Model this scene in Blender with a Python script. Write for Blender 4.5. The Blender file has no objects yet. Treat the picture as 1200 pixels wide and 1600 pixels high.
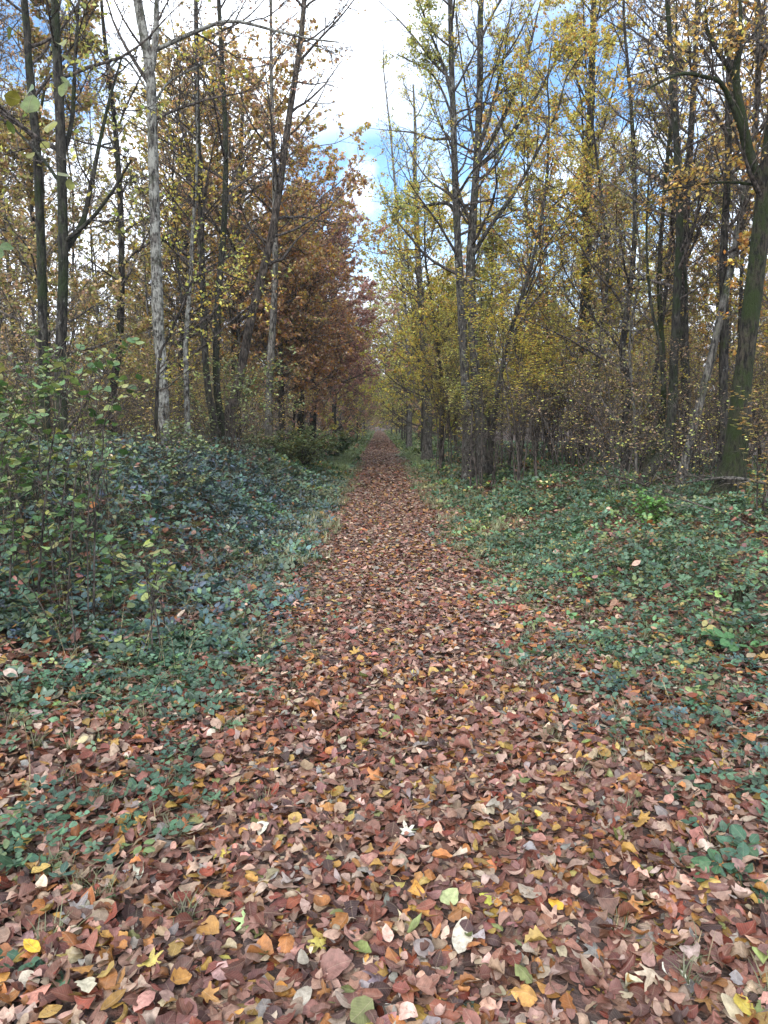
import bpy, math
import numpy as np
from mathutils import Vector, Matrix

rng = np.random.default_rng(7)
R = math.radians
sc = bpy.context.scene
COL = sc.collection
PI = math.pi

# ------------------------------------------------------------------ camera
CAM_Z, LENS = 1.55, 26.0
PITCH, YAW = R(6.7), R(0.4)
FPX = 1600 * LENS / 36.0                     # focal length in photograph pixels
cd = bpy.data.cameras.new('camera'); cam = bpy.data.objects.new('camera', cd); COL.objects.link(cam)
cam.location = (0, 0, CAM_Z); cam.rotation_euler = (R(90) - PITCH, 0, -YAW)
cd.lens = LENS; cd.sensor_width = 36; cd.clip_start = 0.05; cd.clip_end = 2000
sc.camera = cam

# ------------------------------------------------------------------ sky
SUN_EL, SUN_AZ = R(38), R(-160)               # azimuth from +Y, to the left negative
w = bpy.data.worlds.new("World"); sc.world = w; w.use_nodes = True
nt = w.node_tree; nt.nodes.clear()
N = nt.nodes.new; LK = nt.links.new
out = N('ShaderNodeOutputWorld'); bg = N('ShaderNodeBackground'); LK(bg.outputs[0], out.inputs[0])
sky = N('ShaderNodeTexSky'); sky.sky_type = 'NISHITA'; sky.sun_disc = False
sky.sun_elevation = SUN_EL; sky.sun_rotation = SUN_AZ; sky.ozone_density = 2.0; sky.dust_density = 0.3
tc = N('ShaderNodeTexCoord')
def noise_(scale, detail, vec, rough=0.55):
    n = N('ShaderNodeTexNoise'); n.inputs['Scale'].default_value = scale; n.inputs['Detail'].default_value = detail
    n.inputs['Roughness'].default_value = rough; LK(vec, n.inputs['Vector']); return n.outputs[0]
def math_(op, a, b=None, clamp=False):
    m = N('ShaderNodeMath'); m.operation = op; m.use_clamp = clamp
    for i, q in enumerate((a, b)):
        if q is None: continue
        if isinstance(q, (int, float)): m.inputs[i].default_value = q
        else: LK(q, m.inputs[i])
    return m.outputs[0]
def hole(az, el, rad):                       # a break in the cloud towards one compass direction
    d = (math.sin(R(az)) * math.cos(R(el)), math.cos(R(az)) * math.cos(R(el)), math.sin(R(el)))
    v = N('ShaderNodeVectorMath'); v.operation = 'DOT_PRODUCT'; LK(tc.outputs['Generated'], v.inputs[0]); v.inputs[1].default_value = d
    mr = N('ShaderNodeMapRange'); mr.interpolation_type = 'SMOOTHSTEP'
    mr.inputs[1].default_value = math.cos(R(rad)); mr.inputs[2].default_value = math.cos(R(rad * 0.35))
    LK(v.outputs['Value'], mr.inputs[0]); return mr.outputs[0]
holes = math_('ADD', math_('ADD', hole(13, 18, 15), hole(-2.5, 16, 7)), math_('ADD', hole(-24, 22, 7), hole(60, 60, 30)))
n1 = noise_(5.0, 6, tc.outputs['Generated'])
blue = math_('MULTIPLY', holes, math_('MULTIPLY', math_('SUBTRACT', n1, 0.33), 6.0, True), True)
n2 = noise_(2.2, 5, tc.outputs['Generated'])
cr = N('ShaderNodeValToRGB'); LK(n2, cr.inputs[0])
cr.color_ramp.elements[0].position = .3; cr.color_ramp.elements[0].color = (3.8, 4.5, 5.6, 1)
cr.color_ramp.elements[1].position = .58; cr.color_ramp.elements[1].color = (12.0, 12.8, 14.0, 1)
hs = N('ShaderNodeHueSaturation'); hs.inputs['Saturation'].default_value = 1.15; hs.inputs['Value'].default_value = 1.3
LK(sky.outputs[0], hs.inputs['Color'])
mix = N('ShaderNodeMix'); mix.data_type = 'RGBA'; LK(blue, mix.inputs[0]); LK(cr.outputs[0], mix.inputs[6]); LK(hs.outputs[0], mix.inputs[7])
LK(mix.outputs[2], bg.inputs[0]); bg.inputs[1].default_value = 0.10

# ------------------------------------------------------------------ sun (behind cloud)
sd = bpy.data.lights.new('sun', 'SUN'); sun = bpy.data.objects.new('sun', sd); COL.objects.link(sun)
sd.energy = 1.5; sd.angle = R(15); sd.color = (1, .96, .92)
sun.rotation_euler = Vector((-math.sin(SUN_AZ) * math.cos(SUN_EL), -math.cos(SUN_AZ) * math.cos(SUN_EL), -math.sin(SUN_EL))).to_track_quat('-Z', 'Y').to_euler()

sc.view_settings.view_transform = 'Standard'; sc.view_settings.look = 'None'
sc.view_settings.exposure = 1.32; sc.view_settings.gamma = 1
sc.render.engine = 'CYCLES'
sc.cycles.max_bounces = 8; sc.cycles.diffuse_bounces = 6; sc.cycles.glossy_bounces = 2; sc.cycles.transmission_bounces = 6
sc.cycles.use_denoising = True; sc.cycles.denoiser = 'OPENIMAGEDENOISE'
sc.cycles.caustics_reflective = False; sc.cycles.caustics_refractive = False

# ------------------------------------------------------------------ helpers
def tag(o, label=None, cat=None, group=None, kind=None):
    for k, v in (('label', label), ('category', cat), ('group', group), ('kind', kind)):
        if v: o[k] = v
    return o
def empty(name, loc, label, cat, group=None):
    o = bpy.data.objects.new(name, None); COL.objects.link(o); o.location = loc; o.empty_display_size = .2
    return tag(o, label, cat, group)
def at(u, v, Y):
    """world point seen at photograph pixel (u, v), at distance Y down the path"""
    a, b = (u - 600) / FPX, (800 - v) / FPX
    x, y, z = a, math.cos(PITCH) + b * math.sin(PITCH), -math.sin(PITCH) + b * math.cos(PITCH)
    x, y = x * math.cos(YAW) + y * math.sin(YAW), -x * math.sin(YAW) + y * math.cos(YAW)
    return np.array((x / y * Y, Y, CAM_Z + z / y * Y))
def smooth(t):
    t = np.clip(t, 0, 1); return t * t * (3 - 2 * t)
def vnoise(x, y, s=1.0, seed=0):
    x = np.asarray(x) * s; y = np.asarray(y) * s
    return (np.sin(x * 1.3 + y * .7 + seed) + np.sin(-x * .9 + y * 1.7 + seed * 2.1 + 1.3) + np.sin(x * 2.3 - y * 1.1 + seed * .7 + 4)
            + .6 * np.sin(x * 4.1 + y * 3.3 + seed * 3 + np.sin(x * 2)) + .5 * np.sin(-x * 3.7 + y * 5.3 + seed)) / 4.1
PATH_X = 0.18
def ground(x, y):
    s = np.abs(np.asarray(x) - PATH_X)
    b = np.where(np.asarray(x) < PATH_X, .46, .40)
    g = b * smooth((s - 1.3) / 3.2) * smooth((np.asarray(y) - 1.5) / 4 + .35)
    g = g + .02 * vnoise(x, y, 1.1) * smooth(s - .6) + .12 * vnoise(x, y, .35, 3) * smooth((s - 3) / 3) - .02 * np.exp(-((s - .62) / .22) ** 2)
    d = np.maximum(np.asarray(y) - 205, np.abs(np.asarray(x)) * 1.0 - 70)
    return g + 7 * smooth(d / 70)
def norm(v): return v / np.maximum(np.linalg.norm(v, axis=-1, keepdims=True), 1e-9)

def build(name, parts, mat, parent=None, smooth_=True):
    """parts: list of (V (n,3), F (m,k), col (n,4) or None, uv (n,2) or None); one mesh object"""
    V = np.concatenate([p[0] for p in parts]); off = 0; loops = []; starts = []; pos = 0
    for p in parts:
        F = p[1]; k = F.shape[1]; loops.append((F + off).ravel()); starts.append(pos + np.arange(len(F)) * k)
        pos += F.size; off += len(p[0])
    loops = np.concatenate(loops); starts = np.concatenate(starts)
    me = bpy.data.meshes.new(name)
    me.vertices.add(len(V)); me.vertices.foreach_set('co', V.astype(np.float32).ravel())
    me.loops.add(len(loops)); me.loops.foreach_set('vertex_index', loops.astype(np.int32))
    me.polygons.add(len(starts)); me.polygons.foreach_set('loop_start', starts.astype(np.int32))
    if smooth_: me.polygons.foreach_set('use_smooth', np.ones(len(starts), bool))
    if any(p[2] is not None for p in parts):
        a = me.attributes.new('tint', 'FLOAT_COLOR', 'POINT')
        a.data.foreach_set('color', np.concatenate([p[2] for p in parts]).astype(np.float32).ravel())
    if any(p[3] is not None for p in parts):
        a = me.attributes.new('leafuv', 'FLOAT_VECTOR', 'POINT')
        uv = np.concatenate([p[3] for p in parts]); uv = np.concatenate([uv, np.zeros((len(uv), 1))], 1)
        a.data.foreach_set('vector', uv.astype(np.float32).ravel())
    me.update(calc_edges=True); me.materials.append(mat)
    o = bpy.data.objects.new(name, me); COL.objects.link(o)
    if parent: o.parent = parent
    return o

# ------------------------------------------------------------------ materials
class Mat:
    def __init__(s, name):
        s.m = bpy.data.materials.new(name); s.m.use_nodes = True; s.t = s.m.node_tree
        s.b = s.t.nodes['Principled BSDF']; s.out = s.t.nodes['Material Output']
    def n(s, typ, ins=None, **kw):
        nd = s.t.nodes.new('ShaderNode' + typ)
        for k, v in kw.items(): setattr(nd, k, v)
        for k, v in (ins or {}).items():
            if isinstance(v, bpy.types.NodeSocket): s.t.links.new(v, nd.inputs[k])
            else: nd.inputs[k].default_value = v
        return nd
    def math(s, op, a, b=0, clamp=False):
        return s.n('Math', {0: a, 1: b}, operation=op, use_clamp=clamp).outputs[0]
    def mix(s, f, a, b, mode='MIX'):
        return s.n('Mix', {0: f, 6: a, 7: b}, data_type='RGBA', blend_type=mode).outputs[2]
    def ramp(s, f, stops, interp='LINEAR'):
        nd = s.n('ValToRGB', {0: f}); r = nd.color_ramp; r.interpolation = interp
        while len(r.elements) < len(stops): r.elements.new(.5)
        for e, (p, c) in zip(r.elements, stops): e.position = p; e.color = (*c, 1) if len(c) == 3 else c
        return nd.outputs[0]
    def noise(s, vec, scale, detail=3, rough=.55):
        return s.n('TexNoise', {'Vector': vec, 'Scale': scale, 'Detail': detail, 'Roughness': rough}).outputs[0]
    def set(s, **kw):
        for k, v in kw.items():
            k = k.replace('_', ' ')
            if isinstance(v, bpy.types.NodeSocket): s.t.links.new(v, s.b.inputs[k])
            else: s.b.inputs[k].default_value = v
    def bump(s, h, strength, dist):
        s.t.links.new(s.n('Bump', {'Height': h, 'Strength': strength, 'Distance': dist}).outputs[0], s.b.inputs['Normal'])

def leaf_mat(name, rough=.5, transl=.35, veins=True, mottle=.5, spot=(.12, .06, .035), coat=0.0, spec=.5):
    m = Mat(name)
    at_ = m.n('Attribute', attribute_name='tint'); uvn = m.n('Attribute', attribute_name='leafuv')
    col = at_.outputs['Color']; rnd = at_.outputs['Alpha']
    geo = m.n('NewGeometry')
    pos = geo.outputs['Position']
    n1 = m.noise(pos, 55, 3, .6); n2 = m.noise(pos, 260, 2)
    h = n2
    dark = m.mix(1.0, col, m.ramp(n1, [(.3, (.62, .6, .58)), (.7, (1.2, 1.2, 1.2))]), 'MULTIPLY')
    sp = m.math('MULTIPLY', m.ramp(m.noise(pos, 120, 4, .7), [(.56, (0, 0, 0)), (.66, (1, 1, 1))]), m.math('MULTIPLY', rnd, mottle))
    base = m.mix(sp, dark, (*spot, 1))
    if veins:
        sep = m.n('SeparateXYZ', {0: uvn.outputs['Vector']})
        ay = m.math('ABSOLUTE', sep.outputs[1])
        fr = m.math('FRACT', m.math('MULTIPLY', m.math('SUBTRACT', sep.outputs[0], m.math('MULTIPLY', ay, .75)), 9.0))
        ln = m.math('SUBTRACT', 1.0, m.math('MULTIPLY', m.math('ABSOLUTE', m.math('SUBTRACT', fr, .5)), 9.0), True)
        mid = m.math('SUBTRACT', 1.0, m.math('MULTIPLY', ay, 42.0), True)
        v = m.math('MAXIMUM', m.math('MULTIPLY', ln, .55), mid)
        base = m.mix(m.math('MULTIPLY', v, .38), base, m.mix(.5, base, (.55, .42, .3, 1)))
        h = m.math('ADD', m.math('MULTIPLY', v, -1.2), n2)
    m.set(Base_Color=base, Roughness=rough, Specular_IOR_Level=spec, Coat_Weight=coat, Coat_Roughness=.3)
    m.bump(h, .5, .0015)
    if transl:
        tr = m.n('BsdfTranslucent', {'Color': m.mix(1.0, base, (1.15, 1.1, .75, 1), 'MULTIPLY')})
        mx = m.n('MixShader', {0: transl, 1: m.b.outputs[0], 2: tr.outputs[0]})
        m.t.links.new(mx.outputs[0], m.out.inputs[0])
    return m.m
M_LITTER = leaf_mat('fallen_leaf', .5, .12, True, .8, spec=.32)
M_CROWN = leaf_mat('tree_leaf', .55, .42, False, .4)
M_GREEN = leaf_mat('green_leaf', .45, .3, True, .25, (.1, .09, .04), .0, .45)
M_BRAMBLE = leaf_mat('bramble_leaf', .36, .15, True, .25, (.08, .06, .05), .0, .65)

def bark_mat(name, c1, c2, moss=0.0, mosscol=(.07, .10, .02), lichen=0.0, scale=1.0, mossh=None):
    m = Mat(name); tc_ = m.n('TexCoord'); mp = m.n('Mapping', {'Vector': tc_.outputs['Object'], 'Scale': (1, 1, .25)})
    st = m.noise(mp.outputs[0], 28 * scale, 5, .65); fine = m.noise(mp.outputs[0], 120 * scale, 3)
    base = m.mix(m.ramp(st, [(.42, (0, 0, 0)), (.60, (1, 1, 1))]), (*[q * .6 for q in c1], 1), (*[q * 1.25 for q in c2], 1))
    if lichen:
        v = m.math('ADD', m.math('MULTIPLY', m.noise(tc_.outputs['Object'], 7.5, 6, .72), .6), m.math('MULTIPLY', m.noise(mp.outputs[0], 34, 4, .7), .4))
        lm = m.ramp(v, [(.60 - lichen * .2, (0, 0, 0)), (.70 - lichen * .2, (1, 1, 1))])
        base = m.mix(lm, base, m.mix(fine, (.20, .205, .185, 1), (.46, .46, .42, 1)))
    if moss:
        v = m.noise(tc_.outputs['Object'], 3.2, 5, .65)
        v = m.math('ADD', m.math('MULTIPLY', v, .65), m.math('MULTIPLY', st, .35)); mm = m.ramp(v, [(.64 - moss * .32, (0, 0, 0)), (.76 - moss * .32, (1, 1, 1))])
        if mossh:
            sep = m.n('SeparateXYZ', {0: tc_.outputs['Object']})
            mm = m.math('MULTIPLY', mm, m.math('SUBTRACT', 1.0, m.math('DIVIDE', sep.outputs[2], mossh), True))
        base = m.mix(mm, base, m.mix(fine, (*[q * .6 for q in mosscol], 1), (*[q * 1.5 for q in mosscol], 1)))
    m.set(Base_Color=base, Roughness=.85, Specular_IOR_Level=.25)
    m.bump(m.math('ADD', st, m.math('MULTIPLY', fine, .4)), 1.0, .06)
    return m.m
B_DARK = bark_mat('dark_bark', (.013, .011, .010), (.055, .048, .042), .4, (.03, .04, .012), .1)
B_BROWN = bark_mat('brown_bark', (.028, .022, .018), (.10, .08, .066), .25, (.05, .06, .02), .1)
B_GREY = bark_mat('grey_bark', (.045, .042, .038), (.16, .148, .132), .35, (.05, .065, .02), .25)
B_PALE = bark_mat('pale_bark', (.02, .018, .016), (.13, .12, .108), .35, (.03, .038, .014), .72)
B_MOSS = bark_mat('mossy_bark', (.009, .008, .006), (.05, .040, .03), .66, (.017, .027, .005), .0)
B_PAIR = bark_mat('mottled_bark', (.018, .016, .015), (.08, .074, .066), .35, (.03, .04, .015), .30)
B_IVY = bark_mat('mossy_dark_bark', (.014, .013, .011), (.05, .045, .038), .55, (.018, .028, .009), .12)
B_TWIG = bark_mat('twig_bark', (.075, .064, .055), (.21, .185, .16))
B_TWIG_D = bark_mat('dark_twig_bark', (.035, .029, .025), (.12, .10, .088))
B_STRAW = bark_mat('dry_stem', (.22, .16, .09), (.42, .33, .2))
B_BSTEM = bark_mat('bramble_stem', (.09, .05, .035), (.16, .12, .06))

def ground_mat(name, path=False):
    m = Mat(name); geo = m.n('NewGeometry'); pos = geo.outputs['Position']
    wn = m.n('TexNoise', {'Vector': pos, 'Scale': 8.0, 'Detail': 2.0})
    warped = m.n('VectorMath', {0: pos, 1: m.n('VectorMath', {0: wn.outputs['Color'], 1: (.1, .1, .1)}, operation='MULTIPLY').outputs[0]}, operation='ADD').outputs[0]
    vo = m.n('TexVoronoi', {'Vector': warped, 'Scale': 17.0, 'Randomness': 1.0}, feature='F1')
    sep = m.n('SeparateColor', {0: vo.outputs['Color']})
    leafc = m.ramp(sep.outputs[0], [(0, (.08, .042, .034)), (.18, (.17, .08, .06)), (.4, (.25, .125, .095)), (.6, (.33, .20, .15)), (.74, (.42, .30, .22)),
                                    (.86, (.34, .16, .05)), (.95, (.46, .40, .33))], 'CONSTANT')
    if not path:
        leafc = m.mix(.45, leafc, (.09, .075, .05, 1))
        big = m.noise(pos, .6, 4)
        leafc = m.mix(m.ramp(big, [(.45, (0, 0, 0)), (.65, (1, 1, 1))]), leafc, (.05, .06, .03, 1))
    soil = m.noise(pos, 60, 4)
    base = m.mix(m.ramp(m.noise(pos, 9, 3), [(.42, (0, 0, 0)), (.5, (1, 1, 1))]), leafc, m.mix(soil, (.025, .014, .011, 1), (.08, .048, .036, 1)))
    m.set(Base_Color=base, Roughness=.8)
    m.bump(m.math('ADD', vo.outputs['Distance'], soil), .9, .03)
    return m.m
G_WOOD = ground_mat('wood_floor'); G_PATH = ground_mat('leafy_path', True)

# ------------------------------------------------------------------ ground and path
def axis(fine, coarse, step, a):             # dense near zero, wide far out
    i = np.arange(0, fine, step); j = fine * (coarse / fine) ** np.linspace(0, 1, a)
    return np.concatenate([i, j])
xs = axis(8, 400, .16, 26); xs = np.concatenate([-xs[:0:-1], xs])
ys = axis(30, 500, .25, 26); ys = np.concatenate([-axis(6, 300, 1.0, 8)[:0:-1], ys])
def sheet(name, xs, ys, dz, mat):
    X, Y = np.meshgrid(xs, ys); Z = ground(X, Y) + dz
    nx, ny = len(xs), len(ys); i = (np.arange(ny - 1)[:, None] * nx + np.arange(nx - 1)[None]).ravel()
    return build(name, [(np.stack([X, Y, Z], -1).reshape(-1, 3), np.stack([i, i + 1, i + nx + 1, i + nx], 1), None, None)], mat)
tag(sheet('ground', xs, ys, 0, G_WOOD), kind='structure')
tag(sheet('path', np.arange(-.85, 1.3, .1), np.concatenate([np.arange(-4, 60, .25), np.arange(60, 230, 2)]), .014, G_PATH), kind='structure')

# ------------------------------------------------------------------ leaves
def tpl_ovate(nu, nv, aspect, peak=.45, tip=1.0, serr=0.0, seed=0):
    r = np.random.default_rng(seed)
    t = np.linspace(0, 1, nu)
    k = math.log(.5) / math.log(peak)
    wprof = np.sin(PI * t ** k) ** (.75) ; wprof = np.nan_to_num(wprof); wprof = np.maximum(wprof, .03) * (1 - .25 * t ** 3 * tip)
    V = []; 
    for i in range(nu):
        for j in range(nv):
            v = j / (nv - 1) * 2 - 1
            e = 1 + (serr * r.uniform(-1, 1) if abs(v) > .9 else 0)
            V.append((t[i] - .5, v * wprof[i] * .5 * aspect * e))
    V = np.array(V); i = (np.arange(nu - 1)[:, None] * nv + np.arange(nv - 1)[None]).ravel()
    return V, np.stack([i, i + 1, i + nv + 1, i + nv], 1)
def tpl_lobed(lobes=5, n=30, seed=0):
    r = np.random.default_rng(seed); th = np.linspace(-PI, PI, n, endpoint=False)
    rad = np.zeros(n)
    for k in range(lobes):
        c = (k - (lobes - 1) / 2) * (2 * PI * .78 / lobes); L = .56 - .06 * abs(k - (lobes - 1) / 2)
        rad = np.maximum(rad, L * np.exp(-(np.angle(np.exp(1j * (th - c))) / .35) ** 2))
    rad = np.maximum(rad, .21) * (1 + r.uniform(-.08, .08, n))
    V = [(0, 0)] + [(math.cos(a) * q * .5, math.sin(a) * q * .5) for a, q in zip(th, rad)] + [(math.cos(a) * q, math.sin(a) * q) for a, q in zip(th, rad)]
    F = []
    for k in range(n):
        k2 = (k + 1) % n; F += [(0, 1 + k, 1 + k2, 1 + k2), (1 + k, 1 + n + k, 1 + n + k2, 1 + k2)]
    return np.array(V), np.array(F)
T_NEAR = [tpl_ovate(9, 5, .62, .5, 1, .14, 1), tpl_ovate(9, 5, .74, .42, 1, .2, 2), tpl_ovate(9, 5, .5, .5, .8, .12, 3), tpl_ovate(9, 5, .86, .45, .6, .2, 4), tpl_ovate(9, 5, .66, .4, 1, .32, 7), tpl_ovate(9, 5, .42, .5, 1, .15, 8), tpl_ovate(9, 5, .78, .55, .3, .26, 9)]
T_MID = [tpl_ovate(5, 3, .62, .5), tpl_ovate(5, 3, .8, .44)]
T_LOW = [(np.array([(-.5, 0), (-.15, -.3), (.25, -.24), (.5, 0), (.25, .24), (-.15, .3)]), np.array([[0, 1, 2, 3, 4, 5]]))]
T_QUAD = [(np.array([(-.5, 0), (0, -.33), (.5, 0), (0, .33)]), np.array([[0, 1, 2, 3]]))]
T_LOBE = [tpl_lobed(5, 30, 1), tpl_lobed(5, 30, 2)]

def leaves(tpls, P, Nrm, size, col, dirv=None, bend=.8, curl=1.0, fold=.15, anchor=0.0):
    """P centres, Nrm normals, size lengths, col (n,3). anchor .5 puts P at the leaf's base"""
    n = len(P); out_ = []
    if n == 0: return out_
    which = rng.integers(0, len(tpls), n)
    a = rng.normal(size=(n, 3)) if dirv is None else dirv
    Nrm = norm(Nrm); X = norm(a - (a * Nrm).sum(1, keepdims=True) * Nrm); Y = np.cross(Nrm, X)
    rnd = rng.random(n)
    for ti, (tv, tf) in enumerate(tpls):
        s = np.where(which == ti)[0]; m = len(s)
        if m == 0: continue
        x = np.repeat(tv[None, :, 0], m, 0); y = np.repeat(tv[None, :, 1], m, 0)
        if len(tv) > 6:
            k1 = rng.normal(0, bend, (m, 1)) + 1e-4; k2 = rng.normal(0, curl, (m, 1)) + 1e-4
            ph = rng.random((m, 1)) * 6.3; rip = rng.random((m, 1)) * .035
            yy = np.sin(k2 * y) / k2; z = (1 - np.cos(k2 * y)) / k2 + rng.normal(0, fold, (m, 1)) * np.abs(y)
            z = z + rip * np.sin(x * 9 + ph) * np.sign(y) * np.minimum(np.abs(y) * 5, 1)
            xx = np.sin(k1 * x) / k1; z = z + (1 - np.cos(k1 * x)) / k1; x, y = xx + anchor, yy
        else: z = np.abs(y) * rng.normal(0, .35, (m, 1)); x = x + anchor
        sz = size[s][:, None, None]
        V = P[s][:, None] + sz * (x[..., None] * X[s][:, None] + y[..., None] * Y[s][:, None] + z[..., None] * Nrm[s][:, None])
        k = len(tv); F = tf[None] + (np.arange(m) * k)[:, None, None]
        C = np.concatenate([np.repeat(col[s][:, None], k, 1), np.repeat(rnd[s][:, None, None], k, 1)], 2)
        out_.append((V.reshape(-1, 3), F.reshape(-1, tf.shape[1]), C.reshape(-1, 4), np.tile(tv, (m, 1))))
    return out_
def pick(pal, n, jit=.18, r=None):
    """pal: list of (weight, rgb)"""
    r = r or rng
    wts = np.array([p[0] for p in pal], float); c = np.array([p[1] for p in pal])[r.choice(len(pal), n, p=wts / wts.sum())]
    if pal is PAL_LITTER: c = (c * .9 + c.mean(1, keepdims=True) * .1) * np.array([.76, .71, .67])
    return np.clip(c * np.exp(r.normal(0, jit, (n, 1))) * np.exp(r.normal(0, .06, (n, 3))), .004, .85)
def upn(n, tilt, r=None):
    v = (r or rng).normal(0, tilt, (n, 3)); v[:, 2] = 1; return v

PAL_LITTER = [(13, (.20, .068, .045)), (10, (.25, .115, .085)), (9, (.14, .065, .055)), (7, (.07, .036, .032)), (13, (.36, .22, .165)), (12, (.45, .31, .24)),
              (7, (.46, .37, .29)), (3, (.27, .26, .25)), (9, (.40, .165, .04)), (5, (.46, .27, .05)), (1.6, (.45, .33, .08)), (9, (.30, .15, .12)), (1.6, (.2, .25, .08)), (6, (.22, .045, .022)), (.35, (.56, .50, .41))]
def litter(name, x0, x1, y0, y1, dens, sizes, tpls, tilt, lift, mat, keep=None, label='', pal=PAL_LITTER, extra=None, **kw):
    n = int((x1 - x0) * (y1 - y0) * dens); x = rng.uniform(x0, x1, n); y = rng.uniform(y0, y1, n)
    ok = np.abs(x) < y * .58 + 1.6
    if keep is not None: ok &= rng.random(n) < keep(x, y)
    x, y = x[ok], y[ok]; n = len(x)
    P = np.stack([x, y, ground(x, y) + .012 + rng.random(n) * lift], 1)
    sz = rng.uniform(*sizes, n) * np.where(rng.random(n) < .12, 1.3, 1)
    col = pick(pal, n, .27) * .97; g_ = vnoise(x, y, 3.1, 41)[:, None]; col = np.clip(col * (1 + .16 * g_), .005, .62)
    # worn to a duller, darker brown on the walked line
    L = leaves(tpls, P, upn(n, tilt), sz, col, **kw)
    return L
parts = []
mid = lambda x, y: np.clip(1.15 - .28 * np.abs(x - PATH_X), .35, 1)
parts += litter('l', -3.6, 3.6, 1.1, 4.6, 1400, (.030, .080), T_NEAR, .33, .045, M_LITTER, mid, bend=1.7, curl=2.6, fold=.35)
parts += litter('l', -4, 4, 1.0, 6.5, 70, (.06, .11), T_LOBE, .3, .045, M_LITTER, None, bend=1.6, curl=2.6)
parts += litter('l', -5.5, 5.5, 4.6, 9, 1050, (.036, .075), T_MID, .26, .028, M_LITTER, mid, bend=1.3, curl=2.0)
parts += litter('l', -3.2, 3.2, 1.1, 4.2, 520, (.045, .085), T_NEAR, .10, .008, M_LITTER, None, bend=.6, curl=.8)
near = build('fallen_leaves', parts, M_LITTER)
tag(near, 'thick carpet of fallen brown, red and yellow leaves covering the near path', 'fallen leaves', kind='stuff')
parts = litter('l', -6, 6, 9, 18, 700, (.045, .08), T_LOW, .28, .03, M_LITTER, lambda x, y: np.clip(1.2 - .3 * np.abs(x - PATH_X), .25, 1))
parts += litter('l', -1.5, 1.8, 18, 45, 360, (.06, .11), T_LOW, .28, .03, M_LITTER)
parts += litter('l', -1.0, 1.35, 45, 180, 90, (.12, .2), T_QUAD, .28, .03, M_LITTER)
parts += litter('l', -14, 14, 9, 40, 60, (.07, .12), T_LOW, .3, .03, M_LITTER, lambda x, y: (np.abs(x) > 2.5) * 1.)
tag(build('leaf_carpet', parts, M_LITTER), 'reddish brown leaf carpet running down the far path and under the trees', 'fallen leaves', kind='stuff')

# ------------------------------------------------------------------ tubes and branching
def tubes(P, Rd, k):
    B, n, _ = P.shape
    T = norm(np.gradient(P, axis=1)); mT = norm(T.mean(1)); ref = np.where(np.abs(mT[:, 2:3]) > .7, np.array([[1., 0, 0]]), np.array([[0, 0, 1.]]))[:, None]
    A = norm(np.cross(T, ref)); Bn = np.cross(T, A); th = np.arange(k) * 2 * PI / k
    V = P[:, :, None] + Rd[:, :, None, None] * (np.cos(th)[None, None, :, None] * A[:, :, None] + np.sin(th)[None, None, :, None] * Bn[:, :, None])
    i = (np.arange(B)[:, None, None] * n + np.arange(n - 1)[None, :, None]) * k; j = np.arange(k); j2 = (j + 1) % k
    F = np.stack([i + j, i + j2, i + k + j2, i + k + j], -1).reshape(-1, 4)
    return (V.reshape(-1, 3), F, None, None)
def grow(P, Rd, per, t0, t1, frac, ang, n, wig, up, rr=.6, rtip=.003, r=None, lenf=None, flat=0.0, Lmin=.12):
    """children of every branch in P (B,m,3): per each"""
    r = r or rng; B, m, _ = P.shape; C = B * per
    L = np.linalg.norm(np.diff(P, axis=1), axis=2).sum(1)
    idx = np.repeat(np.arange(B), per)
    t = (np.tile(np.arange(per), B) + r.random(C)) / per * (t1 - t0) + t0
    f = t * (m - 1); i = np.minimum(f.astype(int), m - 2); w_ = (f - i)[:, None]
    p0 = P[idx, i] * (1 - w_) + P[idx, i + 1] * w_; T = norm(P[idx, i + 1] - P[idx, i])
    pr = Rd[idx, i] * (1 - w_[:, 0]) + Rd[idx, i + 1] * w_[:, 0]
    q = r.normal(size=(C, 3)); q[:, 2] *= (1 - flat); q = norm(q - (q * T).sum(1, keepdims=True) * T)
    an = r.normal(ang, .18, C)[:, None]; d = norm(np.cos(an) * T + np.sin(an) * q)
    ln = L[idx] * frac * (lenf(t) if lenf else (1.15 - .75 * t)) * r.uniform(.55, 1.25, C); ln = np.maximum(ln, Lmin)
    st = r.normal(0, wig, (C, n - 1, 3)).cumsum(1); s = np.linspace(0, 1, n - 1)[None, :, None]
    D = norm(d[:, None] + st + s * np.array([0, 0, up])); step = (ln / (n - 1))[:, None, None]
    Q = np.concatenate([p0[:, None], p0[:, None] + (D * step).cumsum(1)], 1)
    r0 = np.minimum(pr * rr, .012 * ln + .004); r0 = np.maximum(r0, rtip * 1.2)
    Rr = r0[:, None] * (1 - np.linspace(0, 1, n)[None]) + rtip * .7 * np.linspace(0, 1, n)[None]
    return Q, Rr, t
def spline(pts, n):
    pts = np.array(pts, float); m = len(pts); ext = np.vstack([2 * pts[0] - pts[1], pts, 2 * pts[-1] - pts[-2]])
    d = np.r_[0, np.linalg.norm(np.diff(pts, axis=0), axis=1).cumsum()]; tt = np.interp(np.linspace(0, d[-1], n), d, np.arange(m))
    i = np.minimum(tt.astype(int), m - 2); f = (tt - i)[:, None]; a, b, c, e = ext[i], ext[i + 1], ext[i + 2], ext[i + 3]
    return .5 * (2 * b + (c - a) * f + (2 * a - 5 * b + 4 * c - e) * f ** 2 + (3 * b - a - 3 * c + e) * f ** 3)
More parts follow.
